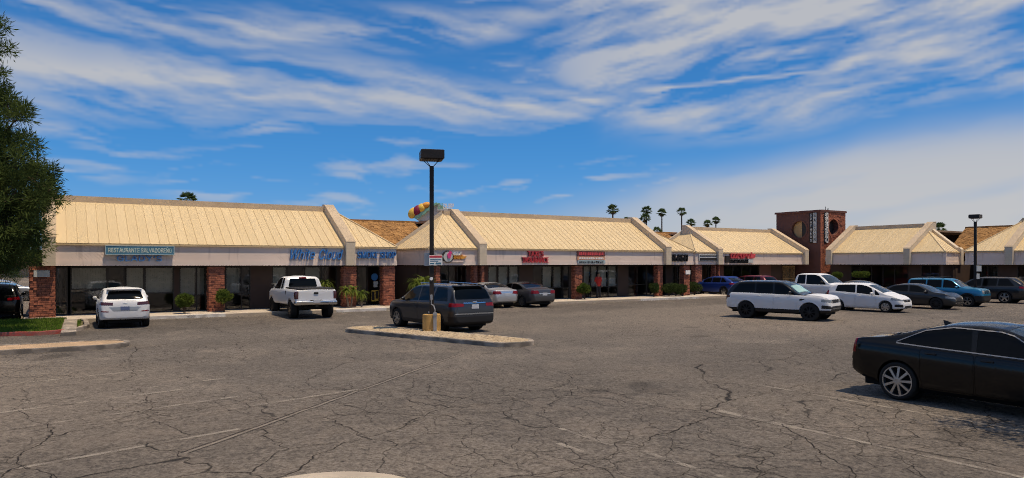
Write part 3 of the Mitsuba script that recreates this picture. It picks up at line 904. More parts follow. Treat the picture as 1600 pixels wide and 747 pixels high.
put('roof_vent', moved(cat([cyl((TX0 + 2.2, TY0 + 1, TZ), (TX0 + 2.2, TY0 + 1, TZ + .5), .03), cyl((TX0 + 2.6, TY0 + 1, TZ), (TX0 + 2.6, TY0 + 1, TZ + .35), .05)]), FRONT), 'm_dark', tw)


# ------------------------------------------------------------------ signs
RX = np.array([[1, 0, 0, 0], [0, 0, -1, 0], [0, 1, 0, 0], [0, 0, 0, 1.0]])


def letters(holder, text, M, x0, x1, y, z0, z1, depth, mat, slant=0.0, bold=False, one=False, back=None, name='letter'):
    """Raised lettering that fills x0..x1, z0..z1 on the plane y (its back), one mesh per letter."""
    whole = meshkit.text_mesh(text, 1.0, 1.0, bold=bold)
    lo, hi = whole.bounds
    S = np.diag([(x1 - x0) / (hi[0] - lo[0]), (z1 - z0) / (hi[1] - lo[1]), depth, 1.0])
    S = S @ np.array([[1, 0, 0, -lo[0]], [0, 1, 0, -lo[1]], [0, 0, 1, 0], [0, 0, 0, 1.0]])
    Q = np.eye(4)
    Q[0, 1] = slant
    place = np.eye(4)
    place[:3, 3] = (x0, y, z0)
    whole.apply_transform(place @ RX @ Q @ S)
    parts = [whole] if one else whole.split(only_watertight=False)
    # holes and dots belong to the solid they came with: group by overlap along the line
    if not one:
        parts = sorted(parts, key=lambda p: p.bounds[0][0])
    for p in parts:
        k = put(name, moved(p, M), mat, holder)
        if back:
            q = p.copy()
            q.apply_translation((-.065, depth * .9, -.015))  # offset dark copy painting the shadow at the letter's left
            put('backing', moved(q, M), back, k)


def strokes(holder, M, x0, x1, y, z0, z1, depth, mat, seed, width=.34, back=None, name='lettering', slant=0.0):
    """Lettering too small in the photograph to read: separate upright strokes joined by short bars, as raised letters look from far off."""
    r = np.random.default_rng(seed)
    h, x, rows = z1 - z0, x0, []
    while x < x1 - width * .5:
        w = min(width * r.uniform(.75, 1.0), x1 - x)
        t = w * .26
        rows += [(x, x + t, z0, z1), (x + w - t * .95, x + w, z0 + (h * .45 if r.random() < .3 else 0), z1 - (h * .4 if r.random() < .3 else 0))]
        for zz in r.choice(3, 2, replace=False):
            c = z0 + h * (.09, .5, .91)[zz]
            rows.append((x + t * .5, x + w - t * .5, c - h * .085, c + h * .085))
        x += w + width * .18
    b = boxes([(p, q, y - depth - .001 * i, y, c, d) for i, (p, q, c, d) in enumerate(rows)])
    b.vertices[:, 0] += (b.vertices[:, 2] - z0) * slant
    put(name, moved(b, M), mat, holder)
    if back:
        c = b.copy()
        c.apply_translation((-.04, depth * .8, -.03))
        put('backing', moved(c, M), back, holder)


def zat(py, px, d=0.0, M=None):
    x = along(px, d)
    D = world(x, d)[1]
    return EYE + (HOR - py) * D / F


s = thing('shop_sign', 'blue panel sign reading RESTAURANTE SALVADOREÑO on the left fascia', 'sign')
xa, xb = along(164.5), along(271)
put('panel', moved(rbox(xa, xb, -.20, -.012, 3.00, 3.41, .012), FRONT), 'm_panel_blue', s)
put('edge', moved(boxes([(xa - .015, xb + .015, -.215, -.19, 2.985, 3.015), (xa - .015, xb + .015, -.215, -.19, 3.395, 3.425), (xa - .02, xa + .012, -.214, -.189, 3.0, 3.41), (xb - .012, xb + .02, -.214, -.189, 3.0, 3.41)]), FRONT), 'm_paleblue', s)
letters(s, 'RESTAURANTE SALVADOREÑO', FRONT, xa + .12, xb - .1, -.20, 3.10, 3.36, .012, 'm_panel_text', one=True, name='lettering')
s = thing('shop_sign', 'blue raised letters reading GLADY\'S below the restaurant panel', 'sign')
letters(s, "GLADY'S", FRONT, along(182.5), along(252.5), -.02, 2.68, 2.95, .14, 'm_blue')
s = thing('shop_sign', 'slanted blue raised letters reading White Cloud on the fascia above the pickup', 'sign')
letters(s, 'White', FRONT, along(450), along(489), -.02, 2.78, 3.34, .16, 'm_blue', slant=.25)
letters(s, 'Cloud', FRONT, along(496), along(531), -.02, 2.78, 3.34, .16, 'm_blue', slant=.25)
s = thing('shop_sign', 'blue raised letters reading SMOKE SHOP beside the first fin', 'sign')
letters(s, 'SMOKE SHOP', FRONT, along(557.5), along(617), -.02, 2.86, 3.24, .15, 'm_blue')

s = thing('shop_sign', 'round pink and white emblem with orange lettering behind the lamp post', 'sign')
ex, ez = along(698.5), 2.98
ro_ = np.array([[1, 0, 0, ex], [0, 0, 1, -.16], [0, -1, 0, ez]], float)
put('disc', moved(m3.Manifold.cylinder(.14, .32, .32, 32).transform(ro_), FRONT), 'm_sign_grey', s)
put('rim', moved((m3.Manifold.cylinder(.15, .36, .36, 32) - m3.Manifold.cylinder(.3, .29, .29, 32).translate((0, 0, -.1))).transform(ro_), FRONT), 'm_dark', s)
put('figure', moved(m3.Manifold.extrude(m3.CrossSection([[(-.06, -.16), (.10, -.16), (.15, .03), (.22, .20), (.08, .30), (-.02, .16), (-.10, .08)]]), .05).transform(np.array([[1, 0, 0, ex + .02], [0, 0, -1, -.16], [0, 1, 0, ez + .06]], float)), FRONT), 'm_pink', s)
strokes(s, FRONT, along(705.5), along(719), -.02, 3.08, 3.28, .08, 'm_white', 5, .15, 'm_blue', 'upper_lettering', .2)
strokes(s, FRONT, along(705), along(721), -.02, 2.84, 3.06, .12, 'm_orange', 6, .19, None, 'lower_lettering', .2)
put('flame', moved(prism([(along(719.5), 2.84), (along(724), 2.88), (along(728), 3.02), (along(723), 3.0), (along(720), 3.12)], 'y', -.15, -.02), FRONT), 'm_orange', s)
put('tray', moved(box(along(693), along(723), -.12, -.01, 2.66, 2.74), FRONT), 'm_fascia', s)
s = thing('shop_sign', 'red raised letters reading TAXES INSURANCE on the middle fascia', 'sign')
letters(s, 'TAXES', FRONT, along(824), along(848), -.02, 3.02, 3.38, .12, 'm_red', back='m_black')
letters(s, 'INSURANCE', FRONT, along(815.5), along(856), -.02, 2.62, 2.98, .12, 'm_red', back='m_black')
s = thing('shop_sign', 'three stacked rows of maroon, salmon and pale blue lettering right of the tax sign', 'sign')
xa, xb = along(901), along(944)
put('panel', moved(boxes([(xa, xb, -.10, -.012, 3.06, 3.40)]), FRONT), 'm_maroon', s)
put('panel', moved(boxes([(xa, xb, -.11, -.012, 2.81, 3.04)]), FRONT), 'm_salmon', s)
put('panel', moved(boxes([(xa + .05, xb, -.12, -.037, 2.56, 2.79)]), FRONT), 'm_paleblue', s)
for z0, z1, mat, y in ((3.12, 3.34, 'm_red', -.10), (2.85, 3.0, 'm_white', -.11), (2.60, 2.74, 'm_dark', -.12)):
    r_ = np.random.default_rng(int(z0 * 100))
    x, row = xa + .12, []
    while x < xb - .2:
        w = r_.uniform(.06, .15)
        row.append((x, x + w, y - .02, y + .01, z0 + r_.uniform(0, .03), z1 - r_.uniform(0, .04)))
        x += w + r_.uniform(.03, .07)
    put('lettering', moved(boxes(row), FRONT), mat, s)
s = thing('shop_sign', 'dark raised lettering on the pale fascia right of the third fin', 'sign')
strokes(s, FRONT, along(1041), along(1075), -.02, 2.72, 3.24, .12, 'm_black', 9, .32, None, 'lettering', .08)
s = thing('shop_sign', 'long grey panel sign with dark rows left of the red sign', 'sign')
put('panel', moved(rbox(along(1091, 3), along(1118.5, 3), -.12, -.012, 2.74, 3.30, .02), BACK), 'm_sign_grey', s)
put('row', moved(boxes([(along(1092, 3), along(1118, 3), -.14, -.11, 3.14, 3.24), (along(1092, 3), along(1118, 3), -.14, -.11, 2.80, 3.02)]), BACK), 'm_dark', s)
s = thing('shop_sign', 'bright red raised letters over a small dark row on the far fascia', 'sign')
strokes(s, BACK, along(1140, 3), along(1169, 3), -.02, 3.0, 3.42, .16, 'm_red', 12, .40, 'm_maroon', 'upper_lettering')
put('flag', moved(prism([(along(1170, 3), 3.0), (along(1177, 3), 3.05), (along(1178, 3), 3.4), (along(1174, 3), 3.3), (along(1172, 3), 3.55)], 'y', -.18, -.02), BACK), 'm_red', s)
strokes(s, BACK, along(1139, 3), along(1167, 3), -.02, 2.60, 2.90, .12, 'm_black', 13, .26, None, 'lower_lettering')
put('leaf', moved(rbox(along(1167, 3), along(1175, 3), -.14, -.02, 2.60, 2.95, .03), BACK), 'm_sign_grey', s)
put('hanger', moved(box(along(1132, 3), along(1137, 3), -.2, -.02, 2.62, 3.2), BACK), 'm_dark', s)


def tower_sign(label, M, x0, x1, zt, text, panel, ink, n, flip=False):
    k = thing('tower_sign', label, 'sign')
    h = .345
    put('panel', moved(box(x0, x1, -.05, -.012, zt - h * 8 - .06, zt), M), panel, k)
    pitch = (h * 8 - .05) / n
    for i, ch in enumerate(text):
        w = (x1 - x0) * .5
        c = (x0 + x1) / 2
        letters(k, ch, M, c - w * .5, c + w * .5, -.05, zt - .08 - i * pitch - pitch * .72, zt - .08 - i * pitch, .02, ink, one=True)


LEFT_FACE = FRONT @ np.array([[0, 1, 0, TX0], [-1, 0, 0, 0], [0, 0, 1, 0], [0, 0, 0, 1.0]])      # local x runs towards the corner, y into the tower
RIGHT_FACE = FRONT @ np.array([[1, 0, 0, 0], [0, 1, 0, TY0 - .03], [0, 0, 1, 0], [0, 0, 0, 1.0]])
tower_sign('black vertical sign with white letters GOATHEAD on the dark left face of the tower', LEFT_FACE, -3.22, -2.86, 7.30, 'GOATHEAD', 'm_black', 'm_white', 8)
tower_sign('white vertical sign with dark letters SALOON on the dark left face of the tower', LEFT_FACE, -2.84, -2.48, 7.30, 'SALOON', 'm_sign_grey', 'm_black', 6)
tower_sign('black vertical sign with pale letters on the sunlit brick face of the tower', RIGHT_FACE, 60.42, 60.72, 7.30, 'GOATHEAD', 'm_black', 'm_white', 8)
tower_sign('white vertical sign with dark letters on the sunlit brick face of the tower', RIGHT_FACE, 60.74, 61.02, 7.30, 'SALOON', 'm_white', 'm_black', 6)

# posters, notices
s = thing('window_notice', 'round blue notice in the smoke shop window', 'notice')
put('sheet', moved(m3.Manifold.cylinder(.012, .21, .21, 24).transform(np.array([[1, 0, 0, A(584.5)], [0, 0, 1, 1.33], [0, -1, 0, 1.78]], float)), FRONT), 'm_blue', s)
s = thing('window_notice', 'pale notice below the round blue one in the smoke shop window', 'notice')
put('sheet', moved(box(A(583), A(590), 1.33, 1.345, 1.18, 1.52), FRONT), 'm_sign_grey', s)
s = thing('window_poster', 'yellow and black poster low in the smoke shop door', 'poster')
put('sheet', moved(box(A(580), A(590.5), 1.33, 1.345, .35, 1.0), FRONT), 'm_yellow', s)
put('print', moved(boxes([(A(580.5), A(584.5), 1.325, 1.335, .42, .92), (A(586), A(590), 1.325, 1.335, .5, .95)]), FRONT), 'm_dark', s)
s = thing('wall_notice', 'weathered white notice on the brick pier beside the lawn', 'notice')
put('plate', moved(box(-.82, -.22, .055, .095, 1.97, 2.27), FRONT), 'm_sign_grey', s)
s = thing('wall_notice', 'small white plate on a brick pier behind the hedge', 'notice')
put('plate', moved(box(C(1070), C(1077), 0, .03, 1.75, 2.05), FRONT), 'm_white', s)

# ------------------------------------------------------------------ cars
def wheel_meshes(r, w, rim_r, spokes, style):
    """(tyre, rim) about the y axis at the origin, the outside towards +y."""
    prof = np.array([(rim_r - .01, -w / 2), (r - .035, -w / 2), (r - .008, -w / 2 + .018), (r, -w / 2 + .045), (r, w / 2 - .045), (r - .008, w / 2 - .018), (r - .035, w / 2), (rim_r, w / 2 - .004), (rim_r - .01, w / 2 - .03)])
    n = 40
    a = np.arange(n) * 2 * np.pi / n
    v = np.stack([np.outer(np.cos(a), prof[:, 0]), np.tile(prof[:, 1], (n, 1)), np.outer(np.sin(a), prof[:, 0])], -1).reshape(-1, 3)
    m, f = len(prof), []
    for i in range(n):
        for j in range(m):
            p, q, s, t = i * m + j, ((i + 1) % n) * m + j, ((i + 1) % n) * m + (j + 1) % m, i * m + (j + 1) % m
            f += [(p, q, s), (p, s, t)]
    tyre = trimesh.Trimesh(v, f, process=False)
    trimesh.repair.fix_normals(tyre)
    R = np.array([[1, 0, 0, 0], [0, 0, 1, 0], [0, -1, 0, 0]], float)
    ring = (m3.Manifold.cylinder(.10, rim_r, rim_r, 40) - m3.Manifold.cylinder(.3, rim_r - .020, rim_r - .020, 40).translate((0, 0, -.1))).transform(R).translate((0, w / 2 - .106, 0))
    hub = m3.Manifold.cylinder(.06, .075, .055, 20).transform(R).translate((0, w / 2 - .07, 0))
    parts = [ring, hub]
    for k in range(spokes):
        t = 2 * math.pi * k / spokes + .3
        if style == 'split':
            offs = (-.055, .055)
        else:
            offs = (0,)
        for o in offs:
            wd = .020 if style == 'split' else .024 if spokes > 7 else .05
            sp = m3.Manifold.hull_points(np.array([(x, y, z) for x, ww in ((.04, wd * .8), (rim_r - .015, wd)) for y in (w / 2 - .075, w / 2 - (.016 if x > .1 else .006)) for z in (-ww, ww)]))
            sp = sp.transform(np.array([[math.cos(o * 2.2), 0, -math.sin(o * 2.2), 0], [0, 1, 0, 0], [math.sin(o * 2.2), 0, math.cos(o * 2.2), 0]]))
            parts.append(sp.transform(np.array([[math.cos(t), 0, -math.sin(t), 0], [0, 1, 0, 0], [math.sin(t), 0, math.cos(t), 0]])))
    rim = parts[0]
    for p in parts[1:]:
        rim = rim + p
    back = m3.Manifold.cylinder(.02, rim_r - .01, rim_r - .01, 32).transform(R).translate((0, w / 2 - .15, 0))
    return tyre, tm(rim), tm(back)


def section(sp, n_x=110):
    """The car's outer skin: cross-sections from tail to nose, each from the sill over shoulder, side glass and roof."""
    xr, xf = sp['top'][0][0], sp['top'][-1][0]
    xs = np.unique(np.concatenate([np.linspace(xr, xf, n_x), xr + np.array([.012, .03, .055, .09, .13]), xf - np.array([.012, .03, .055, .09, .13]), *[[p[0]] for p in sp['top']]]))
    kn = lambda k: PchipInterpolator(*np.array(sp[k], float).T, extrapolate=True)      # noqa: E731
    top, belt, bot, plan = kn('top'), kn('belt'), kn('bot'), kn('plan')
    rings = []
    info = {}
    for x in xs:
        zb, zt, hw = float(bot(x)), float(top(x)), float(plan(x)) * sp['hw']
        zs = min(float(belt(x)), zt - .03)
        H, h = zt - zs, zs - zb
        pts = [(0, zb), (hw * .5, zb), (hw * .84, zb), (hw * .93, zb + .025), (hw * .965, zb + .16 * h), (hw * .99, zb + .40 * h), (hw * 1.0, zb + .62 * h), (hw * .997, zb + .76 * h), (hw * .985, zb + .88 * h), (hw * .965, zb + .965 * h), (hw * .945, zs)]
        cr = min(sp.get('crown', .05), .35 * H)
        r = min(sp.get('rr', .11), .45 * (H - cr))
        ys = hw * .94
        ya = ys - sp['tumble'] * max(0, H - r - cr)
        za = zt - cr - r
        for t in (.25, .5, .75, 1.0):
            pts.append((ys + (ya - ys) * t, zs + (za - zs) * t + 1e-4 * t))
        rw = r * 1.35
        for t in (22, 45, 68, 90):
            pts.append((ya - rw * (1 - math.cos(math.radians(t))), za + r * math.sin(math.radians(t))))
        yb = ya - rw
        for t in (.66, .33, 0.0):
            pts.append((yb * t, zt - cr * t * t))
        rings.append(pts)
        info[x] = (yb, ya, zs, zt)
    K = len(rings[0])
    V, idx = [], []
    for x, pts in zip(xs, rings):
        ring = [(x, y, z) for y, z in pts] + [(x, -y, z) for y, z in pts[-2:0:-1]]
        V += ring
    M = 2 * K - 2
    V = np.array(V)
    F_ = []
    for i in range(len(xs) - 1):
        for j in range(M):
            a, b, c, d = i * M + j, i * M + (j + 1) % M, (i + 1) * M + (j + 1) % M, (i + 1) * M + j
            F_ += [(a, b, c), (a, c, d)]
    n = len(V)
    c0, c1 = V[:M].mean(0), V[-M:].mean(0)
    V = np.vstack([V, c0, c1])
    for j in range(M):
        F_ += [(n, (j + 1) % M, j), (n + 1, (len(xs) - 1) * M + j, (len(xs) - 1) * M + (j + 1) % M)]
    t = trimesh.Trimesh(V, F_, process=False)
    if t.volume < 0:
        t.invert()
    xk = np.array(sorted(info))
    yb = np.array([info[x][0] for x in xk])
    return t, top, belt, lambda x: float(np.interp(x, xk, yb)), (xs, rings)


def inflate(t, d):
    """The skin moved by d along its normals."""
    n = np.array(t.vertex_normals)
    return man(trimesh.Trimesh(t.vertices + n * d, t.faces, process=False))


CAR_CACHE = {}


def car_parts(kind, sp):
    """All parts of one kind of car in its own space: x forward, y left, z up, the origin on the ground midway between the axles. [(name, mesh, material, smooth, sub)]"""
    skin, top, belt, yb, (xs, rings) = section(sp)
    B = man(skin)
    inner, inner2, inner5 = inflate(skin, -.018), inflate(skin, -.034), inflate(skin, -.055)
    glassk, out = inflate(skin, -.007), inflate(skin, .007)
    xr, xf = sp['top'][0][0], sp['top'][-1][0]
    wb, r, hw, Ra = sp['wb'], sp['r'], sp['hw'], sp['ra']
    parts = []
    arch = m3.Manifold()
    Ry = lambda rad, y0, y1, x: m3.Manifold.cylinder(y1 - y0, rad, rad, 40).transform(np.array([[1, 0, 0, x], [0, 0, 1, y0], [0, -1, 0, r]], float))      # noqa: E731
    for x in (-wb / 2, wb / 2):
        for s in (-1, 1):
            y0, y1 = (hw - .34, hw + .2) if s > 0 else (-hw - .2, -hw + .34)
            a = Ry(Ra, y0, y1, x) + m3.Manifold.cube((2 * Ra * .985, y1 - y0, r)).translate((x - Ra * .985, y0, 0))
            arch = arch + a
    body = B - arch

    def slab_(pr, lo=inner5, hi=out):
        return (hi ^ pr) - lo

    def win(xab, xat, xbt, xbb, dz=.095, lift=.03):
        lo = [(x, float(belt(x)) + lift) for x in np.linspace(xab, xbb, 7)]
        hi = [(x, max(float(top(x)) - dz, float(belt(x)) + lift + .01)) for x in np.linspace(xbt, xat, 7)]
        return Polygon(lo + hi).buffer(0).buffer(-.03).buffer(.03, quad_segs=3)

    glass = []
    for w in sp['side']:
        pg = win(*w)
        if pg.geom_type != 'Polygon':
            pg = max(pg.geoms, key=lambda g: g.area)
        for s in (1, -1):
            pr = prism(pg, 'y', .25, hw + .2) if s > 0 else prism(pg, 'y', -hw - .2, -.25)
            glass.append(('side_window', pr, 'p_glass'))

    def topwin(x0, x1, inset=.0):
        X = np.linspace(x0, x1, 8)
        h = [yb(x) + .045 - inset for x in X]
        pts = [(x, y) for x, y in zip(X, h)] + [(x, -y) for x, y in zip(X[::-1], h[::-1])]
        pg = Polygon(pts).buffer(-.04).buffer(.04, quad_segs=3)
        return prism(pg, 'z', float(belt((x0 + x1) / 2)) - .12, 4)

    glass.append(('windshield', topwin(*sp['ws']), sp.get('ws_mat', 'p_windshield')))
    if 'rg_top' in sp:
        glass.append(('rear_window', topwin(*sp['rg_top']), 'p_glass'))
    if 'rg_back' in sp:
        (y0, z0), (y1, z1), xl = sp['rg_back']
        pg = Polygon([(-y0, z0), (y0, z0), (y1, z1), (-y1, z1)]).buffer(-.05).buffer(.05, quad_segs=4)
        glass.append(('rear_window', prism(pg, 'x', xr - .5, xl), 'p_glass'))
    for name, pr, mat in glass:
        body = body - (pr - inner)
    for name, pr, mat in glass:
        parts.append((name, (glassk ^ pr) - inner2, mat, 30, None))
    # doors, with real gaps
    for (a, b, slope) in sp['doors']:
        zb0 = sp['sill']
        n = 6
        lo = [(x, zb0 + (.0)) for x in np.linspace(a, b, 2)]
        hi = [(x, float(belt(x)) - .015) for x in np.linspace(b + slope, a + slope * .6, n)]
        pg = Polygon(lo + hi).buffer(-.05).buffer(.05, quad_segs=3)
        pg = pg.difference(Point(-wb / 2, r).buffer(Ra + .04)).difference(Point(wb / 2, r).buffer(Ra + .04))
        if pg.geom_type != 'Polygon':
            pg = max(pg.geoms, key=lambda g: g.area)
        for s in (1, -1):
            big = prism(pg, 'y', .35, hw + .2) if s > 0 else prism(pg, 'y', -hw - .2, -.35)
            sg = pg.buffer(-.006)
            small = prism(sg, 'y', .35, hw + .2) if s > 0 else prism(sg, 'y', -hw - .2, -.35)
            door = (body ^ small) - inner2
            body = body - (big - inner2)
            hx = b + slope - .16 if slope >= 0 or True else a
            hx = a + .10
            hz = float(belt(hx)) - sp.get('hz', .10)
            hy = skin_y(xs, rings, hx + .08, hz)
            hd = rbox(hx, hx + .2, hy - .012, hy + .028, hz - .016, hz + .016, .011) if s > 0 else rbox(hx, hx + .2, -hy - .028, -hy + .012, hz - .016, hz + .016, .011)
            parts.append(('door', door, 'BODY', 30, [('handle', hd, sp.get('handle', 'BODY'), True)]))
    for line_ in sp.get('cuts', ()):                          # hood, tailgate and bumper gaps
        axis, pg, a, b = line_
        body = body - (prism(Polygon(pg).exterior.buffer(.004), axis, a, b) - inner)
    roof_black = sp.get('roof_black')
    if roof_black:
        z = roof_black
        pr = prism([(xr - 1, z), (sp['ws'][1] - .05, z), (sp['ws'][1] - .05, 4), (xr - 1, 4)], 'y', -2, 2)
        prr = m3.Manifold()
        zb_ = [(x, float(belt(x)) + .012) for x in np.linspace(xr, sp['ws'][0] + .35, 14)]
        pr = prism(Polygon(zb_ + [(sp['ws'][0] + .35, 4), (xr, 4)]), 'y', -2, 2)
        up = body ^ pr
        body = body - pr
        parts.append(('roof', up, 'p_gloss_black', 30, None))
    parts.insert(0, ('body', body, 'BODY', 30, None))
    # lamps, grille, trim: thin pieces that follow the skin
    for name, axis, pg, a, b, mat, mirror in sp['bits']:
        if axis == 'box':
            pr = m3.Manifold.cube((pg[1] - pg[0], pg[3] - pg[2], pg[5] - pg[4])).translate((pg[0], pg[2], pg[4]))
        else:
            pr = prism(Polygon(pg).buffer(0), axis, a, b)
        m = slab_(pr) - arch
        parts.append((name, m, mat, 30, None))
        if mirror:
            parts.append((name, m.mirror((0, 1, 0)), mat, 30, None))
    if sp.get('clad'):                                         # plastic cladding round the foot of the body
        z = sp['clad']
        low = slab_(m3.Manifold.cube((9, 4, z)).translate((-4.5, -2, 0))) - arch
        parts.append(('lower_trim', low, 'p_trim', 30, None))
        for x in (-wb / 2, wb / 2):
            for s in (1, -1):
                y0, y1 = (.4, hw + .2) if s > 0 else (-hw - .2, -.4)
                a = (Ry(Ra + sp.get('flare', .06), y0, y1, x) - arch) ^ m3.Manifold.cube((3, 4, 3)).translate((x - 1.5, -2, z - .02))
                parts.append(('wheel_arch', slab_(a, inner5, inflate(skin, .012)), 'p_trim', 30, None))
    for name, m, mat, sm in sp.get('extra', lambda *_: ())(skin, belt, top):
        parts.append((name, m, mat, sm, None))
    # mirrors
    mx, mz, my = sp['mirror']
    for s in (1, -1):
        pts = [m3.Manifold.sphere(rr_, 10).translate((mx + dx_, s * (my + dy_), mz + dz_)) for dx_, dy_, dz_, rr_ in ((-.02, .07, .03, .052), (-.02, .14, .03, .045), (.05, .08, .03, .048), (-.02, .08, -.02, .04), (.03, .13, .0, .036))]
        hullm = m3.Manifold.batch_hull(pts)
        stalk = m3.Manifold.batch_hull([m3.Manifold.sphere(.025, 8).translate((mx, s * (my - .08), mz - .06)), m3.Manifold.sphere(.025, 8).translate((mx, s * (my + .1), mz - .03))])
        parts.append(('mirror', hullm + stalk, sp.get('mirror_mat', 'BODY'), 40, None))
    # wheel wells and underbody
    well = box(xr + .25, xf - .25, -hw + .33, hw - .33, sp['clear'], max(sp['clear'] + .1, sp['clear'] + .22))
    w_ = [well]
    for x in (-wb / 2, wb / 2):
        for s in (1, -1):
            c = cyl((x, s * (hw - .345), r), (x, s * (hw - .325), r), Ra - .004, 32)
            w_.append(c)
        w_.append(cyl((x, -hw + .3, r), (x, hw - .3, r), .05, 10))
    parts.append(('underbody', cat(w_), 'p_under', False, None))
    if sp.get('plate'):
        x, z, front = sp['plate']
        parts.append(('number_plate', rbox(x - .012, x + .012, -.16, .16, z - .08, z + .08, .008), sp.get('plate_mat', 'p_plate'), False, None))
    return parts, sp


def skin_y(xs, rings, x, z):
    i = int(np.argmin(np.abs(np.array(xs) - x)))
    p = np.array(rings[i][:16])
    return float(np.interp(z, p[:, 1], p[:, 0]))


def build_car(name, kind, sp, paint, at, heading, label, category, group=None, **opt):
    """Places a car; heading in degrees from the viewing direction (+y), clockwise."""
    key = thing(name, label, category, group)
    h = math.radians(90 - heading)
    M = np.eye(4)
    M[:2, :2] = [[math.cos(h), -math.sin(h)], [math.sin(h), math.cos(h)]]
    M[:2, 3] = at
    ck = (kind,)
    if ck not in CAR_CACHE:
        CAR_CACHE[ck] = car_parts(kind, sp)
    parts, _ = CAR_CACHE[ck]
    skip = opt.get('skip', ())
    for pname, mesh, mat, sm, sub in parts:
        t = tm(mesh)
        if len(t.faces) == 0 or pname in skip:
            continue
        k = put(pname, moved(t, M), paint if mat == 'BODY' else mat, key, smooth=sm)
        for sn, smesh, smat, ss in (sub or ()):
            put(sn, moved(smesh, M), paint if smat == 'BODY' else smat, k, smooth=30)
    wk = ('wheel', sp['r'], sp['tw'], sp['rim'], sp['spokes'], sp.get('style', 'plain'))
    if wk not in CAR_CACHE:
        ty, ri, bk = wheel_meshes(sp['r'], sp['tw'], sp['rim'], sp['spokes'], sp.get('style', 'plain'))
        CAR_CACHE[wk] = (mikit.ply(ty, None, 35), mikit.ply(ri, None, 30), mikit.ply(bk, None))
    steer = opt.get('steer', 0)
    for x in (-sp['wb'] / 2, sp['wb'] / 2):
        for s in (1, -1):
            W4 = np.eye(4)
            W4[:3, 3] = (x, s * (sp['hw'] - sp['tw'] / 2 - .012), sp['r'])
            if s < 0:
                W4[:2, :2] = [[-1, 0], [0, -1]]
            if x > 0 and steer:
                W4[:3, :3] = rot(steer)[:3, :3] @ W4[:3, :3]
            Q = T((M @ W4).tolist())
            wkey = unique(f'{key}__wheel')
            for nm, e, mt in zip(('tyre', 'rim', 'brake'), CAR_CACHE[wk], ('p_tyre', sp.get('rim_mat', 'p_alloy'), 'p_under')):
                put(nm, e, mt, wkey, to_world=Q)
    return key


# ---- shapes of the kinds of cars
def mir(pts):
    return [(-y, z) for y, z in pts]


def sedan(L=4.87, W=.92, H=1.46, wb=2.88, r=.335, fo=.93, rim=.245, spokes=10, tail='p_tail', deck=1.08, fast=0.0, **kw):
    xf, xr = wb / 2 + fo, -(L - wb / 2 - fo)
    k = H / 1.46
    sp = dict(hw=W, wb=wb, r=r, ra=r + .045, tw=.23, rim=rim, spokes=spokes, tumble=.36, clear=.19, sill=.30, rr=.12, crown=.045,
              top=[(xr, .70 * k), (xr + .015, .86 * k), (xr + .06, deck * k - .05), (xr + .13, deck * k), (xr + .60 + fast * .0, (deck + .045) * k), (xr + .82, (deck + .10) * k), (-.92 - fast * .2, 1.375 * k), (-.55 - fast * .1, 1.44 * k), (-.15, 1.46 * k), (.22, 1.435 * k), (.50, 1.36 * k), (1.13, 1.06 * k), (1.28, 1.00 * k), (1.75, .945 * k), (xf - .28, .83 * k), (xf - .09, .72 * k), (xf, .50 * k)],
              belt=[(xr, .66 * k), (xr + .08, (deck - .09) * k), (xr + .6, (deck - .055) * k), (-.9, .985 * k), (0, .955 * k), (1.1, .915 * k), (1.75, .86 * k), (xf - .25, .74 * k), (xf, .48 * k)],
              bot=[(xr, .40), (xr + .12, .33), (xr + .5, .24), (-.9, .20), (.9, .19), (xf - .5, .20), (xf - .1, .23), (xf, .30)],
              plan=[(xr, .70), (xr + .04, .80), (xr + .13, .88), (xr + .4, .955), (-.6, 1.0), (.9, 1.0), (1.6, .975), (xf - .35, .90), (xf - .12, .78), (xf - .03, .66), (xf, .56)],
              side=[(xr + 1.02, -.98, -.20, -.16), (-.08, -.10, .42, 1.02)], ws=(1.14, .33), rg_top=(xr + .86, -.72),
              doors=[(-1.02, -.10, .0), (-.08, 1.02, .0)],
              mirror=(.80, .985 * k, W - .06), plate=(xr + .0, .78 * k, False), handle='BODY',
              bits=[('tail_lamp', 'x', [(W * .40, .82 * k), (W * 1.1, .80 * k), (W * 1.1, (deck - .075) * k), (W * .50, (deck - .07) * k)], xr - .2, xr + .24, tail, True),
                    ('headlamp', 'x', [(W * .42, .58 * k), (W * .99, .66 * k), (W * .99, .79 * k), (W * .55, .70 * k)], xf - .42, xf + .2, 'p_head', True),
                    ('grille', 'x', [(-W * .36, .50 * k), (W * .36, .50 * k), (W * .40, .68 * k), (-W * .40, .68 * k)], xf - .2, xf + .2, 'p_trim', False),
                    ('lower_grille', 'x', [(-W * .55, .28), (W * .55, .28), (W * .50, .40), (-W * .50, .40)], xf - .2, xf + .2, 'p_trim', False)])
    sp.update(kw)
    return sp


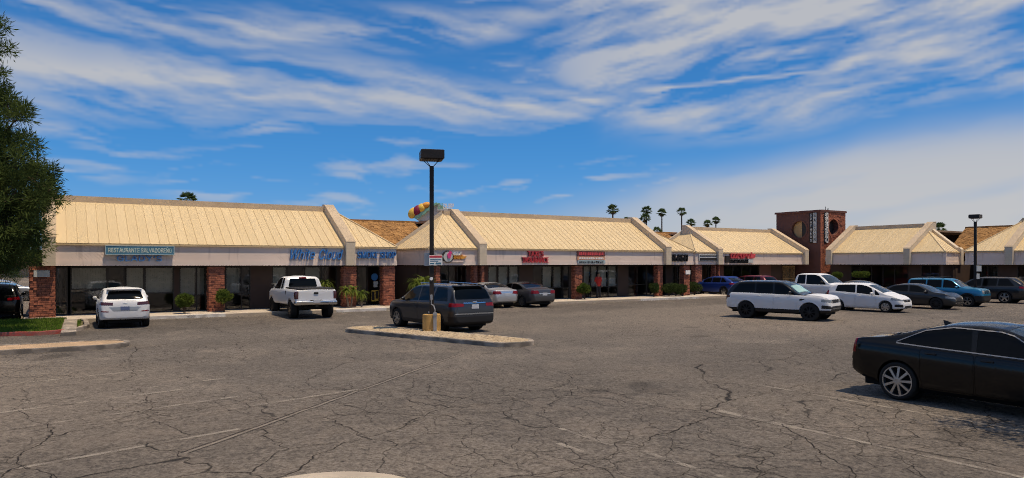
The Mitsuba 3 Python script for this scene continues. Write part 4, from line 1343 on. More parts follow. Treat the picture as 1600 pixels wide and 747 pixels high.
def suv(L=4.5, W=.93, H=1.66, wb=2.67, r=.35, fo=.90, rim=.235, spokes=5, rake=.32, hood=1.08, belt=1.06, tail='p_tail', **kw):
    xf, xr = wb / 2 + fo, -(L - wb / 2 - fo)
    sp = dict(hw=W, wb=wb, r=r, ra=r + .05, tw=.235, rim=rim, spokes=spokes, tumble=.30, clear=.22, sill=.40, rr=.13, crown=.045, clad=.36, flare=.055,
              top=[(xr, .74), (xr + .012, .92), (xr + .05, belt - .02), (xr + .09, belt + .06), (xr + rake + .02, H - .10), (xr + rake + .14, H - .035), (xr + .9, H - .005), (-.2, H), (.25, H - .035), (.52, H - .11), (1.18, hood + .07), (1.34, hood), (1.75, hood - .06), (xf - .26, hood - .15), (xf - .07, hood - .28), (xf, .60)],
              belt=[(xr, .70), (xr + .07, belt - .06), (xr + .5, belt), (-.6, belt - .02), (.5, belt - .05), (1.2, belt - .07), (1.75, hood - .15), (xf - .24, hood - .25), (xf, .56)],
              bot=[(xr, .44), (xr + .1, .36), (xr + .5, .27), (-.9, .24), (.9, .24), (xf - .5, .26), (xf - .1, .30), (xf, .38)],
              plan=[(xr, .76), (xr + .04, .86), (xr + .12, .92), (xr + .4, .975), (-.6, 1.0), (.9, 1.0), (1.5, .985), (xf - .32, .92), (xf - .12, .82), (xf - .03, .72), (xf, .62)],
              side=[(xr + .55, xr + rake + .33, -1.06, -1.0), (-.94, -.98, -.14, -.10), (-.04, -.06, .46, 1.08)], ws=(1.19, .38),
              rg_back=((W * .72, belt + .09), (W * .60, H - .12), xr + rake + .10),
              doors=[(-.98, -.07, .0), (-.05, 1.02, .0)], mirror=(.78, belt + .03, W - .05), plate=(xr - .002, .80, False),
              bits=[('tail_lamp', 'x', [(W * .46, belt - .15), (W * 1.1, belt - .12), (W * 1.1, belt + .02), (W * .46, belt - .04)], xr - .2, xr + .30, tail, True),
                    ('headlamp', 'x', [(W * .45, hood - .38), (W * 1.0, hood - .31), (W * 1.0, hood - .19), (W * .55, hood - .27)], xf - .42, xf + .2, 'p_head', True),
                    ('grille', 'x', [(-W * .42, hood - .52), (W * .42, hood - .52), (W * .46, hood - .29), (-W * .46, hood - .29)], xf - .2, xf + .2, 'p_trim', False),
                    ('lower_grille', 'x', [(-W * .6, .36), (W * .6, .36), (W * .52, .48), (-W * .52, .48)], xf - .25, xf + .2, 'p_trim', False)])
    sp.update(kw)
    return sp


def pickup(L=5.8, W=1.0, H=1.93, wb=3.9, r=.42, lift=.08, crew=False, fo=.95, spokes=6, rim=.26, **kw):
    xf, xr = wb / 2 + fo, -(L - wb / 2 - fo)
    bx = -.52 if not crew else -.75                         # the back of the cab
    bz, hood = 1.28 + lift, 1.24 + lift
    sp = dict(hw=W, wb=wb, r=r, ra=r + .075, tw=.28, rim=rim, spokes=spokes, tumble=.26, clear=.36 + lift, sill=.58 + lift, rr=.12, crown=.04,
              top=[(xr, bz - .10), (xr + .012, bz - .02), (xr + .04, bz), (bx - .07, bz), (bx - .055, bz + .06), (bx + .03, H + lift - .14), (bx + .10, H + lift - .05), (bx + .4, H + lift), (bx + 1.0, H + lift), (bx + 1.35, H + lift - .07), (bx + 1.55, H + lift - .16), (bx + 2.12, hood + .10), (bx + 2.28, hood), (xf - .45, hood - .06), (xf - .12, hood - .14), (xf, hood - .34)] if not crew else
                  [(xr, bz - .10), (xr + .012, bz - .02), (xr + .04, bz), (bx - .07, bz), (bx - .055, bz + .06), (bx + .03, H + lift - .14), (bx + .10, H + lift - .05), (bx + .4, H + lift), (bx + 1.25, H + lift), (bx + 1.6, H + lift - .07), (bx + 1.8, H + lift - .16), (bx + 2.37, hood + .10), (bx + 2.53, hood), (xf - .45, hood - .06), (xf - .12, hood - .14), (xf, hood - .34)],
              belt=[(xr, bz - .13), (xr + .06, bz - .06), (bx, bz - .06), (bx + 1.2, bz - .09), (bx + 2.1, hood - .06), (xf - .4, hood - .15), (xf, hood - .38)],
              bot=[(xr, .66 + lift), (xr + .15, .62 + lift), (-1.0, .50 + lift), (1.0, .48 + lift), (xf - .2, .46 + lift), (xf, .52 + lift)],
              plan=[(xr, .90), (xr + .03, .955), (xr + .1, .98), (-1.0, 1.0), (1.2, 1.0), (xf - .35, .96), (xf - .12, .88), (xf, .74)],
              side=[(bx + .16, bx + .20, bx + .56, bx + .58), (bx + .66, bx + .64, bx + 1.46, bx + 1.98)] if not crew else [(bx + .13, bx + .18, bx + .70, bx + .72), (bx + .80, bx + .78, bx + 1.72, bx + 2.22)],
              ws=(bx + 2.13 if not crew else bx + 2.38, bx + 1.42 if not crew else bx + 1.67),
              rg_back=((W * .70, bz + .05), (W * .62, H + lift - .13), bx + .2),
              doors=[(bx + .08, bx + .58, 0), (bx + .60, bx + 1.85, 0)] if not crew else [(bx + .06, bx + .74, 0), (bx + .77, bx + 2.05, 0)], hz=.13,
              mirror=(bx + (1.72 if not crew else 1.98), bz + .10, W - .01), mirror_mat='p_trim', plate=(xr - .13, .74 + lift, False),
              cuts=[('x', [(-W * .80, .80 + lift), (W * .80, .80 + lift), (W * .82, bz - .015), (-W * .82, bz - .015)], xr - .1, xr + .3)],
              bits=[('tail_lamp', 'x', [(W * .815, .84 + lift), (W * 1.1, .84 + lift), (W * 1.1, bz - .09), (W * .815, bz - .09)], xr - .1, xr + .12, 'p_tail_dark', True),
                    ('headlamp', 'x', [(W * .55, hood - .42), (W * 1.0, hood - .42), (W * 1.0, hood - .20), (W * .6, hood - .22)], xf - .36, xf + .2, 'p_head', True),
                    ('grille', 'x', [(-W * .5, hood - .48), (W * .5, hood - .48), (W * .55, hood - .20), (-W * .55, hood - .20)], xf - .2, xf + .2, 'p_chrome', False)])

    def extra(skin, belt_, top_):
        o = [('bumper', rbox(xr - .12, xr + .16, -W * .97, W * .97, .56 + lift, .76 + lift, .045), 'p_chrome', 30),
             ('bumper_step', rbox(xr - .10, xr + .1, -.28, .28, .74 + lift, .79 + lift, .02), 'p_trim', 30),
             ('bed_cover', rbox(xr + .05, bx - .09, -W * .86, W * .86, bz - .06, bz + .055, .03), 'p_trim', 30),
             ('tailgate_handle', rbox(xr - .018, xr + .02, -.10, .10, bz - .22, bz - .13, .012), 'p_trim', 30),
             ('brake_lamp', rbox(bx + .015, bx + .12, -.17, .17, H + lift - .125, H + lift - .055, .015), 'p_tail', 30),
             ('fuel_flap', rbox(-wb / 2 + .66, -wb / 2 + .74, W - .03, W + .006, .98 + lift, 1.18 + lift, .01), 'p_trim', 30),
             ('exhaust', cat([cyl((xr + .0, -.55, .50 + lift), (xr + .8, -.55, .5 + lift), .045, 12)]), 'p_under', 30),
             ('hitch', box(xr - .16, xr + .3, -.06, .06, .46 + lift, .55 + lift), 'p_under', False),
             ('frame_rail', boxes([(xr + .1, xf - .3, -.52, -.40, .42 + lift, .56 + lift), (xr + .1, xf - .3, .40, .52, .42 + lift, .56 + lift)]), 'p_under', False)]
        return o
    sp['extra'] = extra
    sp.update(kw)
    return sp


def long_suv():
    sp = suv(L=5.19, W=.995, H=1.79, wb=3.07, r=.375, fo=.97, rim=.25, spokes=6, rake=.42, hood=1.18, belt=1.14, clad=.42, tail='p_tail', style='split')
    xr, W = -(5.19 - 3.07 / 2 - .97), .995
    sp['side'] = [(xr + .48, xr + .70, -1.30, -1.16), (-1.10, -1.16, -.20, -.16), (-.10, -.12, .55, 1.2)]
    sp['ws'] = (1.30, .45)
    sp['top'] = [(xr, .80), (xr + .012, .98), (xr + .05, 1.12), (xr + .09, 1.2), (xr + .36, 1.66), (xr + .50, 1.74), (xr + 1.1, 1.785), (-.3, 1.79), (.25, 1.76), (.55, 1.68), (1.30, 1.25), (1.46, 1.18), (1.9, 1.12), (2.28, 1.02), (2.44, .88), (2.505, .60)]
    sp['belt'] = [(xr, .76), (xr + .07, 1.06), (xr + .5, 1.15), (-.6, 1.13), (.5, 1.10), (1.3, 1.06), (1.9, 1.02), (2.28, .92), (2.505, .56)]
    sp['plan'] = [(xr, .80), (xr + .04, .88), (xr + .12, .93), (xr + .4, .98), (-.6, 1.0), (.9, 1.0), (1.6, .985), (2.2, .92), (2.4, .82), (2.48, .72), (2.505, .62)]
    sp['bot'] = [(xr, .42), (xr + .1, .34), (xr + .5, .28), (-.9, .26), (.9, .26), (2.0, .27), (2.4, .30), (2.505, .38)]
    sp['rg_back'] = ((W * .80, 1.25), (W * .70, 1.66), xr + .5)
    sp['doors'] = [(-1.13, -.14, .0), (-.12, 1.08, .0)]
    sp['mirror'] = (.88, 1.17, W - .05)
    sp['bits'][0] = ('tail_lamp', 'x', [(W * .50, 1.0), (W * 1.1, .97), (W * 1.1, 1.13), (W * .50, 1.10)], xr - .2, xr + .34, 'p_tail', True)
    sp['bits'] += [('tailgate_strip', 'x', [(-W * .5, 1.10), (W * .5, 1.10), (W * .5, 1.14), (-W * .5, 1.14)], xr - .2, xr + .2, 'p_chrome', False),
                   ('bumper_strip', 'x', [(-W * .9, .70), (W * .9, .70), (W * .86, .745), (-W * .86, .745)], xr - .2, xr + .3, 'p_alloy', False),
                   ('lower_bumper', 'x', [(-W * 1.1, .40), (W * 1.1, .40), (W * 1.1, .62), (-W * 1.1, .62)], xr - .2, xr + .4, 'p_trim', False)]
    sp['plate'] = (xr + .0, .98, False)

    def extra(skin, belt_, top_):
        o = [('roof_rail', cat([cyl((-1.9, s * .66, 1.80), (.1, s * .68, 1.82), .018, 8) for s in (-1, 1)] + [cyl((x, s * .67, 1.74), (x, s * .67, 1.81), .02, 8) for s in (-1, 1) for x in (-1.85, -.9, .05)]), 'p_chrome', 30),
             ('antenna', rbox(-1.75, -1.55, -.03, .03, 1.78, 1.84, .012), 'p_trim', 30),
             ('spoiler', rbox(xr + .30, xr + .62, -.66, .66, 1.715, 1.765, .02), 'BODY', 30),
             ('badge', rbox(xr - .0, xr + .06, -.09, .09, 1.13, 1.19, .02), 'p_chrome', 30)]
        return o
    sp['extra'] = extra
    return sp


def box_suv(L=4.85, W=.99, H=1.79, wb=2.92, r=.40, hood=1.20, belt=1.18, rake=.34, **kw):
    """The white one with the black roof: long floating roof, clamshell hood."""
    fo = .87
    sp = suv(L=L, W=W, H=H, wb=wb, r=r, fo=fo, rim=.275, spokes=9, rake=rake, hood=hood, belt=belt, clad=.40, flare=.0)
    xf, xr = wb / 2 + fo, -(L - wb / 2 - fo)
    sp['top'] = [(xr, .82), (xr + .012, 1.0), (xr + .05, belt - .01), (xr + .09, belt + .08), (xr + rake + .06, H - .12), (xr + rake + .2, H - .06), (xr + 1.0, H - .01), (-.5, H), (.02, H - .015), (.26, H - .07), (.97, hood + .07), (1.12, hood + .01), (1.70, hood - .015), (xf - .22, hood - .085), (xf - .07, hood - .2), (xf, .66)]
    sp['belt'] = [(xr, .78), (xr + .07, belt - .04), (xr + .5, belt + .015), (-.6, belt - .005), (.5, belt - .03), (1.05, belt - .05), (1.70, hood - .09), (xf - .22, hood - .17), (xf, .62)]
    sp['side'] = [(xr + .34, xr + rake + .36, -1.06, -1.04), (-.99, -1.01, -.22, -.18), (-.12, -.14, .24, .88)]
    sp['ws'] = (.98, .15)
    sp['doors'] = [(-1.04, -.17, 0), (-.15, .90, 0)]
    sp['mirror'] = (.62, belt + .05, W - .05)
    sp['bot'] = [(xr, .54), (xr + .1, .47), (xr + .5, .36), (-.9, .33), (.9, .33), (xf - .5, .35), (xf - .1, .42), (xf, .50)]
    sp['clear'] = .28
    sp['tumble'] = .27
    sp.update(kw)
    return sp


def hatch():
    """The small white one: a short cab-forward hatchback."""
    wb, fo, L, W, H = 2.53, .80, 4.06, .85, 1.52
    xf, xr = wb / 2 + fo, -(L - wb / 2 - fo)
    sp = suv(L=L, W=W, H=H, wb=wb, r=.30, fo=fo, rim=.205, spokes=7, rake=.3, hood=.98, belt=.98, clad=None, tail='p_tail', style='split')
    sp.update(top=[(xr, .74), (xr + .012, .9), (xr + .05, 1.04), (xr + .09, 1.10), (xr + .34, 1.42), (xr + .48, 1.47), (-.5, 1.52), (-.1, 1.515), (.2, 1.47), (.42, 1.39), (1.12, 1.07), (1.26, 1.0), (1.6, .90), (xf - .2, .76), (xf - .06, .64), (xf, .46)],
              belt=[(xr, .70), (xr + .07, .98), (xr + .4, 1.03), (-.5, .975), (.4, .90), (1.1, .86), (1.6, .80), (xf - .2, .68), (xf, .42)],
              bot=[(xr, .36), (xr + .1, .30), (xr + .5, .22), (-.8, .18), (.8, .17), (xf - .4, .18), (xf, .24)],
              plan=[(xr, .76), (xr + .04, .86), (xr + .12, .92), (xr + .4, .975), (-.5, 1.0), (.8, 1.0), (1.4, .98), (xf - .32, .90), (xf - .12, .78), (xf - .03, .66), (xf, .55)],
              side=[(xr + .55, xr + .66, -.36, -.32), (-.25, -.28, .50, .66), (.72, .66, .72, 1.02)], ws=(1.12, .30), sill=.28, clear=.17,
              rg_back=((W * .66, 1.08), (W * .58, 1.42), xr + .45), doors=[(-1.0, -.31, 0), (-.29, .78, 0)], mirror=(.60, .97, W - .03), plate=None,
              bits=[('tail_lamp', 'x', [(W * .7, .86), (W * 1.1, .86), (W * 1.1, 1.15), (W * .7, 1.1)], xr - .2, xr + .2, 'p_tail', True),
                    ('headlamp', 'x', [(W * .40, .60), (W * 1.0, .66), (W * 1.0, .80), (W * .50, .68)], xf - .52, xf + .2, 'p_head', True),
                    ('grille', 'x', [(-W * .42, .56), (W * .42, .56), (W * .46, .69), (-W * .46, .69)], xf - .2, xf + .2, 'p_trim', False),
                    ('lower_grille', 'x', [(-W * .5, .25), (W * .5, .25), (W * .46, .36), (-W * .46, .36)], xf - .2, xf + .2, 'p_trim', False),
                    ('fog_lamp', 'x', [(W * .62, .30), (W * .90, .32), (W * .90, .44), (W * .62, .44)], xf - .35, xf + .2, 'p_trim', True)])
    sp['extra'] = lambda skin, b, t: [('badge', rbox(xf - .075, xf - .03, -.06, .06, .60, .68, .012), 'p_chrome', 30)]
    return sp


def tall_box():
    """The teal one: an upright, boxy small off-roader."""
    wb, fo, L, W, H = 2.57, .80, 4.24, .905, 1.68
    xf, xr = wb / 2 + fo, -(L - wb / 2 - fo)
    sp = suv(L=L, W=W, H=H, wb=wb, r=.345, fo=fo, rim=.225, spokes=5, rake=.12, hood=1.13, belt=1.10, clad=.44, flare=.09, style='split')
    sp.update(top=[(xr, .82), (xr + .012, 1.0), (xr + .04, 1.1), (xr + .06, 1.2), (xr + .14, 1.58), (xr + .22, 1.65), (-.6, 1.68), (.1, 1.67), (.34, 1.64), (.52, 1.55), (1.0, 1.19), (1.14, 1.125), (1.6, 1.10), (xf - .14, 1.04), (xf - .04, .93), (xf, .70)],
              belt=[(xr, .78), (xr + .07, 1.06), (xr + .4, 1.10), (-.5, 1.09), (.5, 1.07), (1.05, 1.06), (1.6, 1.02), (xf - .14, .95), (xf, .66)],
              plan=[(xr, .82), (xr + .04, .9), (xr + .12, .95), (xr + .4, .985), (-.5, 1.0), (.8, 1.0), (1.4, .99), (xf - .25, .95), (xf - .08, .87), (xf, .74)],
              side=[(xr + .22, xr + .26, -1.0, -.98), (-.92, -.92, -.12, -.10), (-.03, -.03, .50, .90)], ws=(1.0, .46), rg_back=((W * .74, 1.2), (W * .68, 1.56), xr + .3),
              doors=[(-.95, -.07, 0), (-.05, .92, 0)], mirror=(.72, 1.14, W - .02))
    sp['bits'] = [('headlamp', 'x', [(W * .52, .80), (W * .82, .80), (W * .82, .98), (W * .52, .98)], xf - .3, xf + .2, 'p_head', True),
                  ('tail_lamp', 'x', [(W * .72, .88), (W * 1.1, .88), (W * 1.1, 1.08), (W * .72, 1.08)], xr - .2, xr + .2, 'p_tail', True),
                  *[('grille', 'x', [(W * c - .035, .78), (W * c + .035, .78), (W * c + .035, .98), (W * c - .035, .98)], xf - .3, xf + .2, 'p_trim', False) for c in (-.42, -.28, -.14, 0, .14, .28, .42)],
                  ('bumper', 'x', [(-W * 1.1, .40), (W * 1.1, .40), (W * 1.1, .66), (-W * 1.1, .66)], xf - .4, xf + .2, 'p_trim', False)]
    sp['extra'] = lambda skin, b, t: [('roof_rack', cat([cyl((-1.3, s * .58, 1.72), (.0, s * .58, 1.73), .02, 8) for s in (-1, 1)] + [cyl((x, s * .58, 1.62), (x, s * .58, 1.73), .018, 8) for s in (-1, 1) for x in (-1.25, -.1)]
                                                                + [cyl((-1.0, -.62, 1.75), (-1.0, .62, 1.75), .018, 8), cyl((-.25, -.62, 1.75), (-.25, .62, 1.75), .018, 8), cyl((-1.05, -.5, 1.90), (-.35, -.5, 1.92), .012, 8), cyl((-.95, -.5, 1.75), (-.95, -.5, 1.9), .01, 6), cyl((-.4, -.5, 1.75), (-.45, -.5, 1.92), .01, 6)]), 'p_trim', 30)]
    return sp


NORTH = -32.67                      # nose towards the shops
SOUTH = NORTH + 180                 # nose away from the shops
hd = lambda a: np.array([math.sin(math.radians(a)), math.cos(math.radians(a))])      # noqa: E731
rt = lambda a: np.array([math.cos(math.radians(a)), -math.sin(math.radians(a))])      # noqa: E731   the car's right


def from_wheel(px, py, sp, heading, front, left):
    """The car's origin, from where the photograph shows one wheel on the ground."""
    p = ground_at(px, py)
    return p - hd(heading) * (sp['wb'] / 2 if front else -sp['wb'] / 2) + rt(heading) * (1 if left else -1) * (sp['hw'] - .1)


# white crossover seen from behind, left
sp = suv(L=4.48, W=.925, H=1.60, wb=2.67, belt=1.07, hood=1.08, rake=.40, tail='p_tail_dark', plate_mat='p_plate_blue', rim=.24)
xr = sp['top'][0][0]
sp['bits'] += [('reflector', 'x', [(.925 * .62, .66), (.925 * .92, .68), (.925 * .90, .72), (.925 * .62, .70)], xr - .2, xr + .25, 'p_tail', True),
               ('plate_recess', 'x', [(-.42, .70), (.42, .70), (.56, .86), (-.56, .86)], xr - .2, xr + .12, 'p_alloy', False)]
sp['extra'] = lambda s_, b_, t_: [('spoiler', rbox(xr + .26, xr + .66, -.62, .62, 1.525, 1.575, .02), 'BODY', 30), ('badge', rbox(xr + .02, xr + .08, -.07, .07, .95, 1.02, .015), 'p_chrome', 30),
                                  ('wiper', cyl((xr + .10, -.05, 1.17), (xr + .17, .34, 1.20), .01, 6), 'p_trim', 30)]
p = ground_at(195, 511.0) + hd(NORTH) * (sp['wb'] / 2 + .1)
build_car('parked_suv', 'white_suv', sp, 'p_white', p, -31.5, 'white crossover nosed in by the restaurant windows, seen from behind', 'car')

# white pickup on big black wheels
sp = pickup(L=5.85, W=1.0, H=1.86, wb=3.9, r=.44, lift=.10, rim_mat='p_dark_alloy')
build_car('pickup_truck', 'pickup', sp, 'p_white', from_wheel(455, 497.5, sp, -30.5, False, True), -30.5, 'white lifted pickup truck with black wheels and black bed cover by the shops', 'truck')

# dark grey three-row suv behind the lamp post
sp = long_suv()
build_car('parked_suv', 'long_suv', sp, 'p_slate', from_wheel(686, 519, sp, -38.0, False, True) + hd(-38) * .05, -38.0, 'dark slate three row SUV parked behind the lamp post island', 'car')

# silver and grey saloons beside it
sp = sedan(L=4.65, W=.90, H=1.46, wb=2.70, r=.325, deck=1.06, spokes=9)
sp['bits'] += [('tail_strip', 'x', [(-.36, .88), (.36, .88), (.36, .94), (-.36, .94)], sp['top'][0][0] - .2, sp['top'][0][0] + .2, 'p_chrome', False)]
build_car('parked_sedan', 'sedan_silver', sp, 'p_silver', from_wheel(796, 479.5, sp, NORTH, False, False), NORTH, 'silver sedan half hidden behind the dark slate SUV', 'car')
sp = sedan(L=4.82, W=.917, H=1.47, wb=2.795, r=.33, deck=1.07, fast=.6, spokes=10)
sp['bits'] += [('tail_strip', 'x', [(-.40, .80), (.40, .80), (.40, .835), (-.40, .835)], sp['top'][0][0] - .2, sp['top'][0][0] + .2, 'p_chrome', False)]
sp['extra'] = lambda s_, b_, t_: [('antenna', rbox(-1.02, -.86, -.025, .025, 1.385, 1.45, .01), 'p_trim', 30)]
build_car('parked_sedan', 'sedan_grey', sp, 'p_grey', from_wheel(817, 480, sp, NORTH, False, True), NORTH, 'dark grey sedan to the right of the silver one, below the tax sign', 'car')

# blue crossover and the maroon car beyond the white suv
sp = suv(L=4.45, W=.93, H=1.57, wb=2.70, r=.355, rake=.72, belt=1.06, hood=1.05, clad=.34)
pb = ground_at(1126, 461.8) + NV * -.2
build_car('parked_suv', 'blue_suv', sp, 'p_blue', pb, NORTH + 2, 'bright blue crossover nosed in beside the far brick piers', 'car')
sp = suv(L=4.55, W=.92, H=1.60, wb=2.7, r=.35, rake=.4, belt=1.08, hood=1.08)
build_car('parked_suv', 'maroon_suv', sp, 'p_maroon', ground_at(1172, 459.8), NORTH, 'maroon car of which only the roof shows above the white SUV', 'car')

# white suv with black roof, across the lanes
sp = box_suv(roof_black=True, rim_mat='p_dark_alloy', mirror_mat='p_gloss_black')
xf, xr, W_ = sp['top'][-1][0], sp['top'][0][0], .99
sp['bits'] = [('headlamp', 'x', [(W_ * .46, .82), (W_ * .98, .88), (W_ * .98, 1.0), (W_ * .50, .96)], xf - .36, xf + .2, 'p_head', True),
              ('grille', 'x', [(-W_ * .42, .82), (W_ * .42, .82), (W_ * .46, .97), (-W_ * .46, .97)], xf - .2, xf + .2, 'p_trim', False),
              ('lower_grille', 'x', [(-W_ * .70, .44), (W_ * .70, .44), (W_ * .58, .68), (-W_ * .58, .68)], xf - .25, xf + .2, 'p_trim', False),
              ('bumper_blade', 'x', [(-W_ * .60, .55), (W_ * .60, .55), (W_ * .58, .585), (-W_ * .58, .585)], xf - .25, xf + .22, 'p_alloy', False),
              ('fog_lamp', 'x', [(W_ * .60, .56), (W_ * .94, .58), (W_ * .92, .72), (W_ * .66, .68)], xf - .35, xf + .2, 'p_trim', True),
              ('tail_lamp', 'x', [(W_ * .60, .98), (W_ * 1.1, .96), (W_ * 1.1, 1.06), (W_ * .60, 1.08)], xr - .2, xr + .26, 'p_tail_dark', True),
              ('side_vent', 'y', [(1.02, .93), (1.10, .90), (1.30, .99), (1.06, .985)], W_ - .3, W_ + .3, 'p_trim', True)]
sp['bits'].append(('sunshade', 'z', [(.52, -.60), (.93, -.70), (.93, .70), (.52, .60)], 1.22, 3, 'p_shade_glass', False))
sp['plate'] = None
sp['clad'] = .50
ha = 131.5
build_car('parked_suv', 'white_black_roof', sp, 'p_white', from_wheel(1265, 502, sp, ha, True, False), ha, 'white SUV with black roof and black wheels standing across the lanes', 'car', steer=6)

# the row with noses towards the viewer
sp = pickup(L=5.6, W=.98, H=1.93, wb=3.6, r=.39, lift=0.0, crew=True)
pw = ground_at(1300, 475) * 1.0
pk = np.array([20.0, 47.6])
build_car('pickup_truck', 'pickup_crew', sp, 'p_white', pk, SOUTH - 3, 'white double cab pickup truck behind the small white hatchback', 'truck')
sp = sedan(L=4.7, W=.90, H=1.47, wb=2.75, r=.32)
build_car('parked_sedan', 'sedan_dark', sp, 'p_charcoal', np.array([22.7, 46.6]), SOUTH, 'dark sedan whose roof shows between the white hatchback and the grey sedan', 'car')
sp = hatch()
build_car('parked_hatchback', 'hatch', sp, 'p_white', from_wheel(1384, 488.5, sp, SOUTH - 6, True, False), SOUTH - 6, 'small white hatchback with silver wheels facing right', 'car', steer=4)
sp = sedan(L=4.63, W=.90, H=1.42, wb=2.70, r=.33, fo=.90, spokes=10, rim_mat='p_dark_alloy', fast=.8, deck=1.05)
sp['bits'] += [('front_strip', 'x', [(-.55, .36), (.55, .36), (.55, .39), (-.55, .39)], sp['top'][-1][0] - .25, sp['top'][-1][0] + .2, 'p_chrome', False)]
build_car('parked_sedan', 'sedan_civic', sp, 'p_charcoal', from_wheel(1463, 483.5, sp, SOUTH - 5, True, False), SOUTH - 5, 'charcoal sedan facing right between the white hatchback and the teal car', 'car', steer=8)
sp = tall_box()
build_car('parked_suv', 'tall_box', sp, 'p_teal', from_wheel(1512, 479.5, sp, SOUTH - 9, True, False), SOUTH - 9, 'boxy teal off roader with a roof rack facing right', 'car')
sp = suv(L=4.9, W=.955, H=1.69, wb=2.82, r=.38, rake=.62, belt=1.10, hood=1.12, fo=.98, rim=.27, spokes=5, clad=.38)
build_car('parked_suv', 'rounded_suv', sp, 'p_charcoal', from_wheel(1570, 474.0, sp, NORTH - 4, False, True), NORTH - 4, 'dark grey rounded SUV facing left at the right edge of the photo', 'car')

# black saloon in front, right
sp = sedan(L=4.87, W=.92, H=1.54, wb=2.88, r=.36, deck=1.075, spokes=9, rim=.285, tail='p_tail')
xr, xf, W_ = sp['top'][0][0], sp['top'][-1][0], .92
sp['bits'][0] = ('tail_lamp', 'x', [(W_ * .70, .83), (W_ * 1.1, .83), (W_ * 1.1, 1.08), (W_ * .76, 1.10)], xr - .2, xr + .20, 'p_tail', True)
sp['top'][:5] = [(xr, .60), (xr + .012, .76), (xr + .075, .815), (xr + .10, .95), (xr + .155, 1.105), (xr + .24, 1.135)]
sp['belt'][:2] = [(xr, .56), (xr + .09, .80), (xr + .16, 1.04)]
sp['bot'][:3] = [(xr, .46), (xr + .12, .40), (xr + .55, .27)]
sp['cuts'] = [('y', [(xr - .2, .70), (xr + .62, .66), (xr + .62, -.2), (xr - .2, -.2)], -2, 2)]


def black_extra(skin, belt_, top_):
    o = [('antenna', m3.Manifold.hull_points(np.array([(-1.0, y, 1.40) for y in (-.02, .02)] + [(-.78, y, 1.43) for y in (-.02, .02)] + [(-1.04, 0, 1.51), (-.98, 0, 1.50)])), 'p_trim', 30)]
    bands = []
    for s in (1, -1):
        for (x0, x1, f) in ((xr + 1.02, 1.05, lambda x: float(belt_(x)) + .018),):
            X = np.linspace(x0, x1, 14)
            pg = Polygon([(x, f(x) - .008) for x in X] + [(x, f(x) + .008) for x in X[::-1]])
            pr = prism(pg, 'y', .3, 1.3) if s > 0 else prism(pg, 'y', -1.3, -.3)
            bands.append((inflate(skin, .006) ^ pr) - inflate(skin, -.02))
        X = np.concatenate([np.linspace(xr + 1.02, -.98, 4), np.linspace(-.9, .45, 8), np.linspace(.55, 1.05, 4)])
        f = lambda x: float(np.interp(x, [xr + 1.0, -.98, -.5, .3, .48, 1.05], [float(belt_(xr + 1.0)) + .03, float(top_(-.98)) - .085, float(top_(-.5)) - .085, float(top_(.3)) - .085, float(top_(.48)) - .085, float(belt_(1.05)) + .035]))      # noqa: E731
        pg = Polygon([(x, f(x) - .007) for x in X] + [(x, f(x) + .008) for x in X[::-1]]).buffer(0)
        pg = pg if pg.geom_type == 'Polygon' else max(pg.geoms, key=lambda g: g.area)
        pr = prism(pg, 'y', .3, 1.3) if s > 0 else prism(pg, 'y', -1.3, -.3)
        bands.append((inflate(skin, .006) ^ pr) - inflate(skin, -.02))
    o.append(('window_trim', cat(bands), 'm_grey_metal', 30))
    return o


sp['extra'] = black_extra
build_car('parked_sedan', 'sedan_black', sp, 'p_black', from_wheel(1405, 624.5, sp, SOUTH - .5, False, False), SOUTH - .5, 'glossy black sedan with bright alloy wheels in the right foreground', 'car')

# half hidden under the pine on the left
sp = suv(L=4.6, W=.93, H=1.68, wb=2.7, r=.35, rake=.4)
build_car('parked_suv', 'dark_suv', sp, 'p_black', np.array([-24.35, 34.0]), NORTH, 'black SUV in the deep shade under the pine at the left edge', 'car')
sp = sedan(L=4.6, W=.9, H=1.48, wb=2.7, r=.32, deck=1.07)
build_car('parked_sedan', 'sedan_far', sp, 'p_silver', np.array([-34.6, 48.5]), 50, 'silver car beyond the corner of the building, left of the brick pier', 'car')

